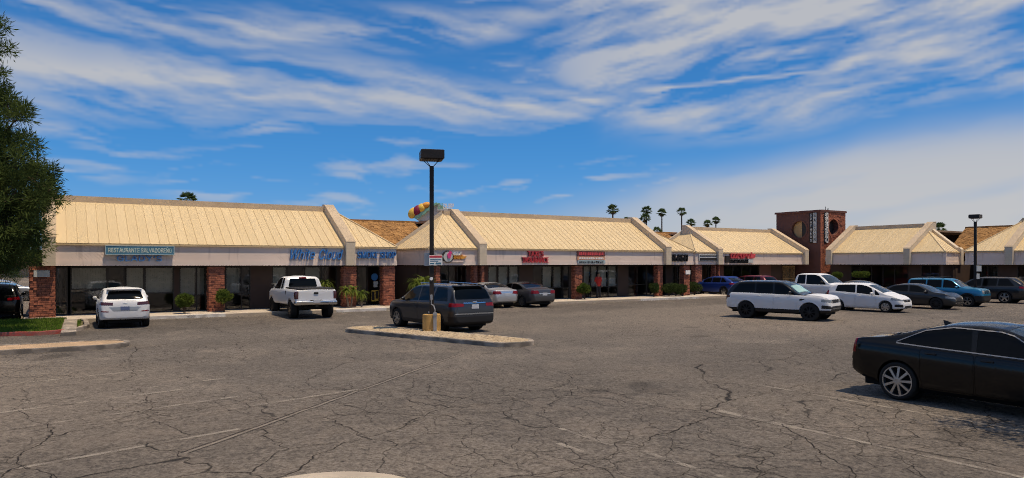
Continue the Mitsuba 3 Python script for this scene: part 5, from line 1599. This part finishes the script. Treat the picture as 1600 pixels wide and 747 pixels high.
# ------------------------------------------------------------------ lamp posts
def lamp_post(at, h, label, turn, head=1.0, pedestal=True, signs=()):
    """A dark shoebox lamp on a square post; the yellow concrete drum, conduit and plates only where the photograph shows them."""
    k = thing('lamp_post', label, 'lamp post')
    M = rot(turn, at[0], at[1], .13 if pedestal else 0.0)
    zb = .62 if pedestal else 0.02
    w = .075
    put('pole', moved(rbox(-w, w, -w, w, zb, h - .42, .012), M), 'm_pole', k)
    put('base_plate', moved(rbox(-.15, .15, -.15, .15, zb, zb + .025, .006), M), 'm_pole', k)
    for x in (-.11, .11):
        for y in (-.11, .11):
            put('bolt', moved(cyl((x, y, zb), (x, y, zb + .09), .014, 8), M), 'm_grey_metal', k)
    hw, hd_, hh = .42 * head, .42 * head, .34 * head
    hb = m3.Manifold.batch_hull([m3.Manifold.cube((2 * hw * s, 2 * hd_ * s, .01)).translate((-hw * s, -hd_ * s, z)) for s, z in ((.90, h - .20), (1.0, h - .17), (1.0, h + hh - .23), (.86, h + hh - .2))])
    hk = put('lamp_head', moved(hb, M), 'm_pole', k)
    put('lens', moved(box(-hw * .78, hw * .78, -hd_ * .78, hd_ * .78, h - .212, h - .198), M), 'm_dark', hk)
    put('bracket', moved(cat([cyl((sx * .05, sy * .05, h - .44), (sx * .27 * head, sy * .27 * head, h - .19), .014, 8) for sx in (-1, 1) for sy in (-1, 1)]), M), 'm_pole', k)
    if pedestal:
        pd = trimesh.creation.revolve(np.array([(0, -.05), (.33, -.05), (.33, .58), (.315, .605), (0, .62)]), sections=32)
        put('pedestal', moved(pd, rot(0, at[0], at[1], .13)), 'm_pedestal', k, smooth=40)
    return k, M


lp = ground_at(674.5, 516.8, .13)
lk, LM = lamp_post(lp, 6.42, 'tall black lamp post on a yellow concrete drum on the kerbed island', 12)
FM = rot(0, lp[0], lp[1], .13)
put('junction_box', moved(cat([rbox(.10, .22, -.40, -.30, .02, .62, .01), rbox(.09, .23, -.42, -.29, .58, .68, .01)]), FM), 'm_grey_metal', lk)
put('conduit', moved(cat([cyl((.16, -.35, .66), (.16, -.35, .78), .02, 8), cyl((.16, -.35, .78), (.10, -.26, .93), .02, 8), cyl((.10, -.26, .93), (.0, -.11, .97), .02, 8), cyl((0, -.11, .97), (0, -.11, 1.2), .02, 8)]), FM), 'm_grey_metal', lk)
put('cover_plate', moved(rbox(-.045, .045, -.105, -.07, 1.12, 1.32, .006), FM), 'm_grey_metal', lk)
put('round_cap', moved(cyl((0, -.11, 1.9), (0, -.07, 1.9), .06, 16), FM), 'm_white', lk)
s = thing('pole_sign', 'small white parking notice with a red top strip fixed to the lamp post', 'sign')
LS = rot(8, lp[0] + .14, lp[1], .13)
put('plate', moved(rbox(-.24, .24, -.125, -.105, 2.39, 2.76, .006), LS), 'm_white', s)
put('red_strip', moved(box(-.225, .225, -.130, -.124, 2.66, 2.745), LS), 'm_red', s)
put('print', moved(boxes([(-.2, .2, -.130, -.124, 2.58, 2.61), (-.2, .1, -.130, -.124, 2.52, 2.55), (.0, .2, -.130, -.124, 2.42, 2.49), (-.2, -.05, -.130, -.124, 2.43, 2.47)]), LS), 'm_panel_blue', s)
s = thing('pole_sign', 'larger pale notice behind the parking notice on the lamp post', 'sign')
put('plate', moved(rbox(-.30, .16, .10, .12, 2.36, 2.84, .006), rot(-6, lp[0], lp[1], .13)), 'm_sign_grey', s)
p2 = np.array([1524 - 800, F]) / F * 47.0
lamp_post((p2[0], p2[1] - 0), 5.72, 'distant black lamp post rising behind the teal car on the right', 40, head=.74, pedestal=False)
s = thing('pole_sign', 'small pale notice on the distant lamp post', 'sign')
put('plate', moved(rbox(.0, .32, -.13, -.10, 2.05, 2.42, .01), rot(0, p2[0], p2[1])), 'm_sign_grey', s)
put('lower_plate', moved(rbox(.0, .2, -.13, -.10, 1.55, 1.9, .01), rot(0, p2[0], p2[1])), 'm_sign_grey', s)


# ------------------------------------------------------------------ plants
def leaf_cards(centres, dirs, length, width, r, curl=.3):
    """Pointed leaves (two triangles folded along the middle) at the given points."""
    n = len(centres)
    d = dirs / np.linalg.norm(dirs, axis=1, keepdims=True)
    u = np.cross(d, r.normal(size=(n, 3)))
    u /= np.linalg.norm(u, axis=1, keepdims=True) + 1e-9
    w = np.cross(d, u)
    L = length * r.uniform(.7, 1.3, (n, 1))
    W_ = width * r.uniform(.7, 1.3, (n, 1))
    a, b = centres, centres + d * L
    m = centres + d * L * .45
    l_, r_ = m + u * W_ / 2 + w * W_ * curl, m - u * W_ / 2 + w * W_ * curl
    v = np.stack([a, l_, b, r_], 1).reshape(-1, 3)
    i = np.arange(n)[:, None] * 4
    f = np.concatenate([i + [0, 1, 2], i + [0, 2, 3]], 1).reshape(-1, 3)
    return v, f


def shrub(x, y, w, h, label, category='shrub', mat='m_shrub', n=2600, seed=0, stem=.25, name='shrub', M=FRONT, z=.13, group=None, flat=False):
    r = np.random.default_rng(seed)
    k = thing(name, label, category, group)
    lobes = [(np.array([r.uniform(-.28, .28) * w, r.uniform(-.28, .28) * w, stem + (h - stem) * r.uniform(.35, .70)]), r.uniform(.24, .36) * min(w, h)) for _ in range(9)]
    if flat:
        lobes = [(np.array([r.uniform(-.42, .42) * w, r.uniform(-.3, .3) * w, h - .2 + r.uniform(-.05, .03)]), .22) for _ in range(14)]
    pts, dirs = [], []
    per = n // len(lobes)
    for c, rad in lobes:
        d = r.normal(size=(per, 3))
        d /= np.linalg.norm(d, axis=1, keepdims=True)
        q = c + d * rad * r.uniform(.55, 1.05, (per, 1)) ** .6
        pts.append(q)
        dirs.append(d + r.normal(size=(per, 3)) * .6)
    pts, dirs = np.vstack(pts), np.vstack(dirs)
    pts[:, 2] = np.clip(pts[:, 2], .08, h + r.uniform(-.02, .04, len(pts)))
    pts[:, :2] += [x, y]
    pts[:, 2] += z
    put('foliage', moved(trimesh.Trimesh(*leaf_cards(pts, dirs, .10, .055, r), process=False), M), mat, k)
    st = [cyl((x + r.uniform(-.04, .04), y + r.uniform(-.04, .04), z - .02), (x + r.uniform(-.22, .22) * w, y + r.uniform(-.2, .2) * w, z + h * .62), .018, 6, .008) for _ in range(6)]
    put('stem', moved(cat(st), M), 'm_bark', k)
    return k


shrub(along(288, -.5), -.55, .76, 1.02, 'clipped round shrub in front of the restaurant windows', seed=1)
shrub(along(350, -.4), -.45, .78, 1.12, 'looser shrub at the foot of the first brick pier', seed=2, stem=.45, n=1900)
shrub(along(912.5, -.3), -.35, .76, 1.18, 'clipped shrub beside the brick pier near the man in red', seed=3)
shrub(along(1021, -.3), -.35, .75, 1.0, 'small dark shrub left of the far brick pier', mat='m_hedge', seed=4)
for i, px in enumerate((1046, 1056, 1066)):
    shrub(along(px, -.3), -.30, 1.0, .84 + .08 * (i % 2), ('leftmost', 'middle', 'rightmost')[i] + ' of three dark shrubs before the far brick piers', mat='m_hedge', seed=5 + i, n=1800)
shrub(along(1085, .4), .4, .9, .95, 'dark shrub beside the blue crossover', mat='m_hedge', seed=9, n=1500)
shrub(along_wing(1355), -1.0, 1.3, 1.72, 'flat topped yellow green shrub above the dark sedan roof', seed=10, M=WING, n=2600, flat=True)
shrub(along_wing(1318), -1.0, .6, 1.62, 'yellow green shrub tip behind the white double cab pickup', seed=12, M=WING, n=1500, flat=True)


def spiky(x, y, h, label, seed, n=62, L=.68, stem=.7, M=FRONT, heads=1):
    """A small trunked plant with arching strap leaves."""
    r = np.random.default_rng(seed)
    k = thing('spiky_plant', label, 'plant')
    V, F_, o = [], [], 0
    st = []
    for hd_ in range(heads):
        hx, hy = x + (hd_ - (heads - 1) / 2) * .42, y + r.uniform(-.1, .1)
        hz = .13 + stem * r.uniform(.85, 1.1)
        st.append(cyl((x + (hd_ - (heads - 1) / 2) * .12, y, .1), (hx, hy, hz), .055, 8, .04))
        for i in range(n):
            a, el, ln = r.uniform(0, 2 * np.pi), r.uniform(-.1, 1.35), L * r.uniform(.7, 1.15)
            d = np.array([math.cos(a), math.sin(a), 0])
            s = np.array([-d[1], d[0], 0]) * .036
            p = np.array([hx, hy, hz])
            row = []
            for j in range(6):
                t = j / 5
                e = el - 1.6 * t
                if j:
                    p = p + (d * math.cos(e) + np.array([0, 0, math.sin(e)])) * ln / 5
                w = (1 - t ** 2) * 1.0 + .05
                row += [p - s * w, p + s * w]
            V += row
            F_ += [(o + 2 * j + a_, o + 2 * j + b_, o + 2 * j + c_) for j in range(5) for a_, b_, c_ in ((0, 1, 3), (0, 3, 2))]
            o += 12
    put('leaves', moved(trimesh.Trimesh(np.array(V), np.array(F_), process=False), M), 'm_frond', k)
    put('trunk', moved(cat(st), M), 'm_palm_trunk', k)


spiky(along(546, -.5), -.55, 1.6, 'spiky plant with two heads in front of the smoke shop pier', 21, stem=.95, heads=2)
spiky(along(565, -.4), -.40, 1.4, 'low spiky plant right of the two headed one by the smoke shop door', 23, stem=.75, n=60, L=.62)
spiky(along(507, .5), .45, 1.7, 'spiky plant behind the white lifted pickup', 24, stem=1.40, n=70, L=.8)
spiky(along(657, -.1), -.15, 1.9, 'bushy spiky plant above the hood of the dark slate SUV', 25, stem=1.45, n=110, L=.95, heads=2)


# --- fan palms on the skyline
def fan_palm(px, base_py, crown_py, dist, label, seed, width=1.0, skirt=False, group=None):
    r = np.random.default_rng(seed)
    k = thing('palm_tree', label, 'palm tree', group)
    dist = dist * 1.75
    X = (px - 800) / F * dist
    zt = EYE + (HOR - crown_py) * dist / F
    lean = r.uniform(-.25, .25)
    n = 9
    pts = [np.array([X + lean * (t - 1) ** 2, dist, zt * t]) for t in np.linspace(0, 1, n)]
    rad = np.interp(np.linspace(0, 1, n), [0, .15, 1], [.34, .24, .17])
    put('trunk', cat([cyl(pts[i], pts[i + 1], rad[i], 10, rad[i + 1]) for i in range(n - 1)]), 'm_palm_trunk', k)

    def fans(count, lo, hi, stalk, size):
        V, F_, o = [], [], 0
        for _ in range(count):
            a, e = r.uniform(0, 2 * np.pi), r.uniform(lo, hi)
            d = np.array([math.cos(a) * math.cos(e), math.sin(a) * math.cos(e), math.sin(e)])
            s = np.array([-math.sin(a), math.cos(a), 0])
            up = np.cross(d, s) * -1
            c = pts[-1] + d * stalk * r.uniform(.8, 1.15) + np.array([0, 0, .1])
            q = s * .025
            V += [pts[-1] - q, pts[-1] + q, c + q * .6, c - q * .6]
            F_ += [(o, o + 1, o + 2), (o, o + 2, o + 3)]
            o += 4
            for t in np.linspace(-1.25, 1.25, 11):
                v = d * math.cos(t) + s * math.sin(t)
                L = size * (.75 + .25 * math.cos(t)) * r.uniform(.9, 1.1)
                w = np.cross(v, up) * size * .075
                b = c + v * L + np.array([0, 0, -.28 * L * (.6 + .5 * abs(t))])
                m = c + v * L * .6 + np.array([0, 0, -.04 * L])
                V += [c, m - w, b, m + w]
                F_ += [(o, o + 1, o + 2), (o, o + 2, o + 3)]
                o += 4
        return trimesh.Trimesh(np.array(V), np.array(F_), process=False)
    put('crown', fans(32, -.5, 1.35, .72 * width, .95 * width), 'm_palm', k)
    put('dead_fronds', fans(14 if skirt else 4, -1.45, -.85, .5 * width, .7 * width), 'm_dead', k)


P_ = 'fan palms on the skyline'
fan_palm(292, 318, 313.5, 62, 'palm crown just above the left roof parapet', 1, 1.0, group=P_)
fan_palm(957.5, 345, 329, 92, 'lone palm above the end of the middle roof ridge', 2, 1.0, group=P_)
fan_palm(1007.5, 362, 342, 105, 'shorter front palm of the close pair above the roof gap', 4, 1.0, True, group=P_)
fan_palm(1010, 362, 330, 112, 'taller rear palm of the close pair above the roof gap', 3, 1.05, group=P_)
fan_palm(1034, 368, 333, 112, 'slender palm second to the right of the close pair', 5, .95, True, group=P_)
fan_palm(1065, 365, 332, 118, 'tall straight palm over the far roof peak', 6, 1.0, group=P_)
fan_palm(1026, 368, 363, 95, 'low palm crown peeping over the brown roof link', 7, .9, group=P_)
fan_palm(980, 350, 346, 100, 'palm tip at the top of the third fin', 8, .8, group=P_)
fan_palm(1079.5, 358, 349, 125, 'short palm just right of the tall straight one', 9, 1.0, group=P_)
fan_palm(1105.5, 360, 350, 130, 'left palm of the pair above the far yellow roof', 10, 1.0, True, group=P_)
fan_palm(1118.5, 360, 345, 132, 'right palm of the pair above the far yellow roof', 11, 1.0, True, group=P_)
fan_palm(1467, 362, 358, 86, 'palm crown behind the right wing roof', 12, 1.0, group=P_)


# --- the pine on the left and the tree outside the frame that throws the leafy shade on the right
def big_tree(name, label, trunk, lobes, mat, leaf_len, leaf_w, clumps, per, seed, category='tree', needle=True):
    r = np.random.default_rng(seed)
    k = thing(name, label, category)
    tz = max(c[2] for c, _ in lobes)
    n = 10
    bend = r.normal(size=(n, 2)) * .10
    tp = [np.array([trunk[0] + bend[i, 0] * (i > 0), trunk[1] + bend[i, 1] * (i > 0), tz * .93 * i / (n - 1)]) for i in range(n)]
    rr_ = np.interp(np.linspace(0, 1, n), [0, .08, 1], [trunk[2] * 1.25, trunk[2], .05])
    put('trunk', cat([cyl(tp[i], tp[i + 1] + (tp[i + 1] - tp[i]) * .02, rr_[i], 14, rr_[i + 1]) for i in range(n - 1)]), 'm_bark', k)
    limbs, pts, dirs = [], [], []
    for c, rad in lobes:
        c = np.asarray(c, float)
        zz = max(1.6, c[2] - .35 * np.linalg.norm(c[:2] - np.array(trunk[:2])) - .2)
        i = min(n - 2, int(zz / (tz * .93) * (n - 1)))
        a = tp[i] + (tp[i + 1] - tp[i]) * .5
        m = (a + c) / 2 + np.array([0, 0, -.15])
        limbs += [cyl(a, m, .085, 7, .055), cyl(m, c, .055, 7, .02)]
        nc = max(5, int(clumps * rad ** 2))
        d = r.normal(size=(nc, 3))
        d /= np.linalg.norm(d, axis=1, keepdims=True)
        cc = c + d * np.asarray([rad, rad, rad * .78]) * r.uniform(.25, 1.05, (nc, 1)) ** .55
        for q in cc[:: max(1, nc // 8)]:
            limbs.append(cyl(c, q, .018, 5, .006))
        for q, dd in zip(cc, d):
            e = r.normal(size=(per, 3))
            e = e / np.linalg.norm(e, axis=1, keepdims=True) + dd * .35 + [0, 0, .25]
            e /= np.linalg.norm(e, axis=1, keepdims=True)
            o = r.uniform(.0, .28, (per, 1)) if needle else r.uniform(.05, .34, (per, 1))
            pts.append(q + e * o * 1.1 + r.normal(size=(per, 3)) * .05)
            dirs.append(e + r.normal(size=(per, 3)) * .25)
    tag(put('limb', cat(limbs), 'm_bark', k), kind='stuff')
    v, f = leaf_cards(np.vstack(pts), np.vstack(dirs), leaf_len, leaf_w, r)
    put('crown', (v, f), mat, k)
    return k


def at_px(px, py, dist):
    return np.array([(px - 800) / F * dist, dist, EYE + (HOR - py) * dist / F])


lr = np.random.default_rng(5)
lob = []
for px, py, dist, rad in ((4, 40, 26.5, .42), (-6, 75, 26.2, .55), (-14, 104, 26, .6), (-2, 128, 26.2, .45), (12, 172, 26, .85), (-30, 160, 26.5, 1.3), (22, 190, 25.6, .75), (-40, 215, 26, 1.6), (18, 235, 25.6, 1.0),
                          (28, 262, 25.4, 1.0), (56, 285, 25.6, .85), (78, 297, 25.8, .60), (72, 268, 26.2, .45), (-30, 285, 25, 1.6), (20, 310, 25, 1.1), (55, 325, 25.6, .80), (-40, 340, 25, 1.6),
                          (12, 352, 25.2, 1.0), (38, 365, 25.4, .8), (-20, 385, 25.2, 1.2), (14, 396, 25.6, .75), (4, 413, 26.4, .55), (34, 411, 27.2, .5), (22, 392, 26.2, .45), (-66, 60, 26, 1.1), (-75, 130, 27, 1.8), (-90, 230, 27, 2.0), (-95, 330, 27, 1.9), (-60, -30, 26.5, 1.4), (-28, -75, 26.5, 1.0)):
    lob.append((at_px(px, py, dist), rad * .82))
for px, py, dist, rad in ((20, 345, 28.5, 1.3), (-10, 250, 28.6, 1.7), (40, 300, 28.2, 1.1), (5, 395, 28.6, .9), (30, 385, 28.4, .6), (-40, 395, 28, 1.2), (30, 370, 30, 1.2), (-30, 330, 30.5, 1.8)):
    lob.append((at_px(px, py, dist), rad))
big_tree('pine_tree', 'tall dark green pine at the left edge hanging over the restaurant corner', (-19.9, 26.8, .26), lob, 'm_pine', .20, .034, 25, 95, 31)
lob2 = []
for _ in range(26):
    a, rr2 = lr.uniform(0, 2 * np.pi), lr.uniform(.2, 1) ** .5 * 2.1
    lob2.append((np.array([10.9 + rr2 * math.cos(a), 9.5 + rr2 * math.sin(a), lr.uniform(3.0, 5.6)]), lr.uniform(.45, .8)))
lob2 += [(np.array([9.15, 10.6, 3.4]), .5), (np.array([8.95, 10.25, 3.8]), .45), (np.array([9.4, 10.9, 3.6]), .5)]
big_tree('shade_tree', 'leafy tree just right of the frame that shades the black sedan', (11.0, 9.4, .16), lob2, 'm_shrub', .11, .05, 26, 26, 33, needle=False)


# ------------------------------------------------------------------ the man in the red shirt
def person(x, y, M, z=.14):
    k = thing('person', 'person in a red shirt and dark trousers standing before the shop windows', 'person')
    J = dict(pel=(0, 0, .95), chest=(0, .01, 1.28), neck=(0, .01, 1.50), head=(0, -.01, 1.63), hl=(-.09, 0, .92), hr=(.09, 0, .92), kl=(-.11, -.02, .50), kr=(.12, .01, .50), al=(-.12, .03, .09), ar=(.14, .05, .09),
             sl=(-.185, .01, 1.42), sr=(.185, .01, 1.42), el=(-.25, .04, 1.14), er=(.24, .05, 1.14), wl=(-.20, -.10, .93), wr=(.21, -.08, .92), tl=(-.13, -.10, .04), tr=(.16, -.08, .04))

    def hull(*js):
        return m3.Manifold.batch_hull([m3.Manifold.sphere(rr_, 14).translate(tuple(np.array(J[j]) + np.array(o))) for j, rr_, o in js])
    z0 = (0, 0, 0)

    def skinm(parts):
        m = parts[0]
        for p in parts[1:]:
            m = m + p
        t = tm(m.refine_to_length(.03))
        t.merge_vertices()
        trimesh.smoothing.filter_taubin(t, iterations=8)
        return t
    hand = []
    for s, w_ in ((-1, 'wl'), (1, 'wr')):
        b = np.array(J[w_])
        hand.append(hull((w_, .028, z0), (w_, .03, (0, -.03, -.06)), (w_, .026, (s * -.01, -.05, -.09))))
        for i in range(4):
            p = b + [s * (-.015 + .012 * i) * 1, -.05 - .004 * i, -.09]
            hand.append(m3.Manifold.batch_hull([m3.Manifold.sphere(.0105, 8).translate(tuple(p)), m3.Manifold.sphere(.009, 8).translate(tuple(p + [0, -.02, -.045])), m3.Manifold.sphere(.008, 8).translate(tuple(p + [0, -.012, -.075 + .006 * abs(i - 1)]))]))
        p = b + [-s * .025, -.03, -.04]
        hand.append(m3.Manifold.batch_hull([m3.Manifold.sphere(.013, 8).translate(tuple(p)), m3.Manifold.sphere(.010, 8).translate(tuple(p + [-s * .025, -.02, -.045]))]))
    flesh = [hull(('head', .088, (0, .01, .04)), ('head', .075, (0, -.015, -.03)), ('head', .05, (0, -.04, -.08))), hull(('neck', .055, z0), ('head', .055, (0, .02, -.06))),
             hull(('head', .014, (0, -.10, .0)), ('head', .018, (0, -.09, -.025))), hull(('head', .02, (-.085, .01, 0)), ('head', .015, (-.085, .01, -.03))), hull(('head', .02, (.085, .01, 0)), ('head', .015, (.085, .01, -.03))),
             hull(('chest', .12, (0, 0, 0)), ('neck', .06, z0)),
             hull(('sl', .05, z0), ('el', .042, z0)), hull(('el', .042, z0), ('wl', .028, z0)), hull(('sr', .05, z0), ('er', .042, z0)), hull(('er', .042, z0), ('wr', .028, z0)), *hand,
             hull(('chest', .12, (0, 0, 0)), ('sl', .05, z0), ('sr', .05, z0)), hull(('chest', .11, z0), ('pel', .11, z0)), hull(('pel', .11, z0), ('hl', .08, z0), ('hr', .08, z0)),
             hull(('hl', .075, z0), ('kl', .05, z0)), hull(('kl', .05, z0), ('al', .035, z0)), hull(('hr', .075, z0), ('kr', .05, z0)), hull(('kr', .05, z0), ('ar', .035, z0))]
    shirt = [hull(('chest', .135, (-.06, 0, 0)), ('chest', .135, (.06, 0, 0)), ('sl', .066, z0), ('sr', .066, z0), ('neck', .062, (0, 0, -.04))), hull(('chest', .135, (-.06, 0, 0)), ('chest', .135, (.06, 0, 0)), ('pel', .13, (-.05, 0, -.02)), ('pel', .13, (.05, 0, -.02))),
             hull(('sl', .068, z0), ('el', .062, (.01, -.005, .06))), hull(('sr', .068, z0), ('er', .062, (-.01, -.005, .06)))]
    legs = [hull(('pel', .125, (-.05, 0, .0)), ('pel', .125, (.05, 0, 0)), ('hl', .095, z0), ('hr', .095, z0)), hull(('hl', .096, z0), ('kl', .07, z0)), hull(('kl', .07, z0), ('al', .058, (0, 0, -.01))), hull(('hr', .096, z0), ('kr', .07, z0)), hull(('kr', .07, z0), ('ar', .058, (0, 0, -.01)))]
    shoes = [hull(('al', .045, (0, .02, -.045)), ('tl', .038, z0), ('tl', .03, (0, -.08, -.005))), hull(('ar', .045, (0, .02, -.045)), ('tr', .038, z0), ('tr', .03, (0, -.08, -.005)))]
    hair = [hull(('head', .094, (0, .02, .05)), ('head', .08, (0, .05, -.02))) - m3.Manifold.cube((.3, .2, .3)).translate((-.15, -.27, 1.45))]
    Q = np.eye(4)
    Q[:3, 3] = (x, y, z)
    Q[:2, :2] = [[.97, .24], [-.24, .97]]
    for nm, ps, mat in (('body', flesh, 'm_skin'), ('shirt', shirt, 'm_shirt'), ('trousers', legs, 'm_trousers'), ('shoes', shoes, 'm_black'), ('hair', hair, 'm_black')):
        put(nm, moved(skinm(ps), M @ Q), mat, k, smooth=60)


dull('m_skin', (0.33, 0.18, 0.12), 0.6)
dull('m_shirt', (0.50, 0.04, 0.03), 0.85)
dull('m_trousers', (0.035, 0.036, 0.042), 0.85)
person(along(935, .75), .75, FRONT)

# ------------------------------------------------------------------ beyond the roofs and past the left corner
s = thing('roof_sign', 'giant sandwich shaped restaurant sign with yellow and red rounds behind the lamp post', 'sign')
SD_ = 58.0
q = lambda px, py: (np.array([(px - 800) / F * SD_, EYE + (HOR - py) * SD_ / F]))      # noqa: E731


def blob(px, py, rx, rz, ry=.35, tilt=0.0):
    t = trimesh.creation.icosphere(3)
    t.apply_scale((rx, ry, rz))
    t.apply_transform(trimesh.transformations.rotation_matrix(tilt, [0, 1, 0]))
    c = q(px, py)
    t.apply_translation((c[0], SD_, c[1]))
    return t


put('yellow_round', blob(645, 333, .36, .48, tilt=.5), 'm_yellow', s, smooth=True)
put('red_round', blob(652, 329.5, .36, .50, .42, tilt=.5), 'm_wine', s, smooth=True)
put('yellow_round', blob(659, 325.5, .36, .40, .4, tilt=.5), 'm_yellow', s, smooth=True)
put('orange_round', blob(665.5, 321, .42, .26, tilt=-.3), 'm_orange', s, smooth=True)
pl = [q(655, 346), q(648, 341), q(661, 328), q(670, 319.5), q(684, 317.5), q(700, 326), q(712, 327), q(713, 331), q(700, 333), q(690, 347)]
put('panel', prism(Polygon(pl), 'y', SD_ + .05, SD_ + .35), 'm_sign_grey', s)
wl = [q(647, 341), q(652, 335), q(655, 335.5), q(659, 331), q(662, 331), q(666, 326), q(669, 326), q(674, 320), q(683, 316.5), q(685, 319), q(676, 323), q(672, 329), q(668, 330), q(664, 335), q(660, 336), q(656, 341), q(652, 343)]
put('green_frill', prism(Polygon(wl).buffer(0), 'y', SD_ - .25, SD_ + .04), 'm_green', s)
put('post', boxes([(*sorted((q(656, 0)[0], q(660, 0)[0])), SD_, SD_ + .3, 0, q(0, 345)[1]), (*sorted((q(700, 0)[0], q(704, 0)[0])), SD_ + .1, SD_ + .4, 0, q(0, 330)[1])]), 'm_pole', s)
put('shelf', box(q(684, 0)[0], q(710, 0)[0], SD_ - .3, SD_ + .5, q(0, 329.3)[1], q(0, 327.3)[1]), 'm_sign_grey', s)
strokes(s, np.eye(4), q(684.5, 0)[0], q(692.5, 0)[0], SD_ - .05, q(0, 326.5)[1], q(0, 317.5)[1], .1, 'm_green', 41, .20)
strokes(s, np.eye(4), q(693, 0)[0], q(709.5, 0)[0], SD_ - .05, q(0, 326.5)[1], q(0, 318.5)[1], .1, 'm_white', 42, .20)

far = thing('far_building', 'low tan building far off under the pine branches at the left edge', 'building')
put('wall', boxes([(-112, -72, 128, 140, 0, 2.6), (-108, -80, 127.8, 128.2, 2.2, 3.4)]), 'm_far_wall', far)
put('roof', boxes([(-113, -71, 126.5, 141, 2.6, 3.0)]), 'm_far_roof', far)
put('window', boxes([(-106 + 5 * i, -103 + 5 * i, 127.9, 128.02, .8, 2.1) for i in range(7)]), 'm_dark', far)
for i, (X, lab) in enumerate(((-50.0, 'left wooden utility pole seen under the pine'), (-46.3, 'right wooden utility pole seen under the pine'))):
    k = thing('utility_pole', lab, 'utility pole')
    put('pole', cyl((X, 70, 0), (X, 70, 9.5), .13, 10, .09), 'm_bark', k)
    put('crossarm', box(X - .9, X + .9, 69.9, 70.1, 8.6, 8.75), 'm_bark', k)
for i, (X, Y, rr2) in enumerate(((-58, 84, 1.5), (-52.5, 82, 1.1), (-66, 86, 1.7))):
    shrub(X, Y, rr2 * 2, 1.5 + rr2 * .5, ('middle', 'right', 'left')[i] + ' of the distant bushes seen under the pine', mat='m_hedge', seed=60 + i, M=np.eye(4), z=0, n=1500, stem=.3, name='bush', category='bush')
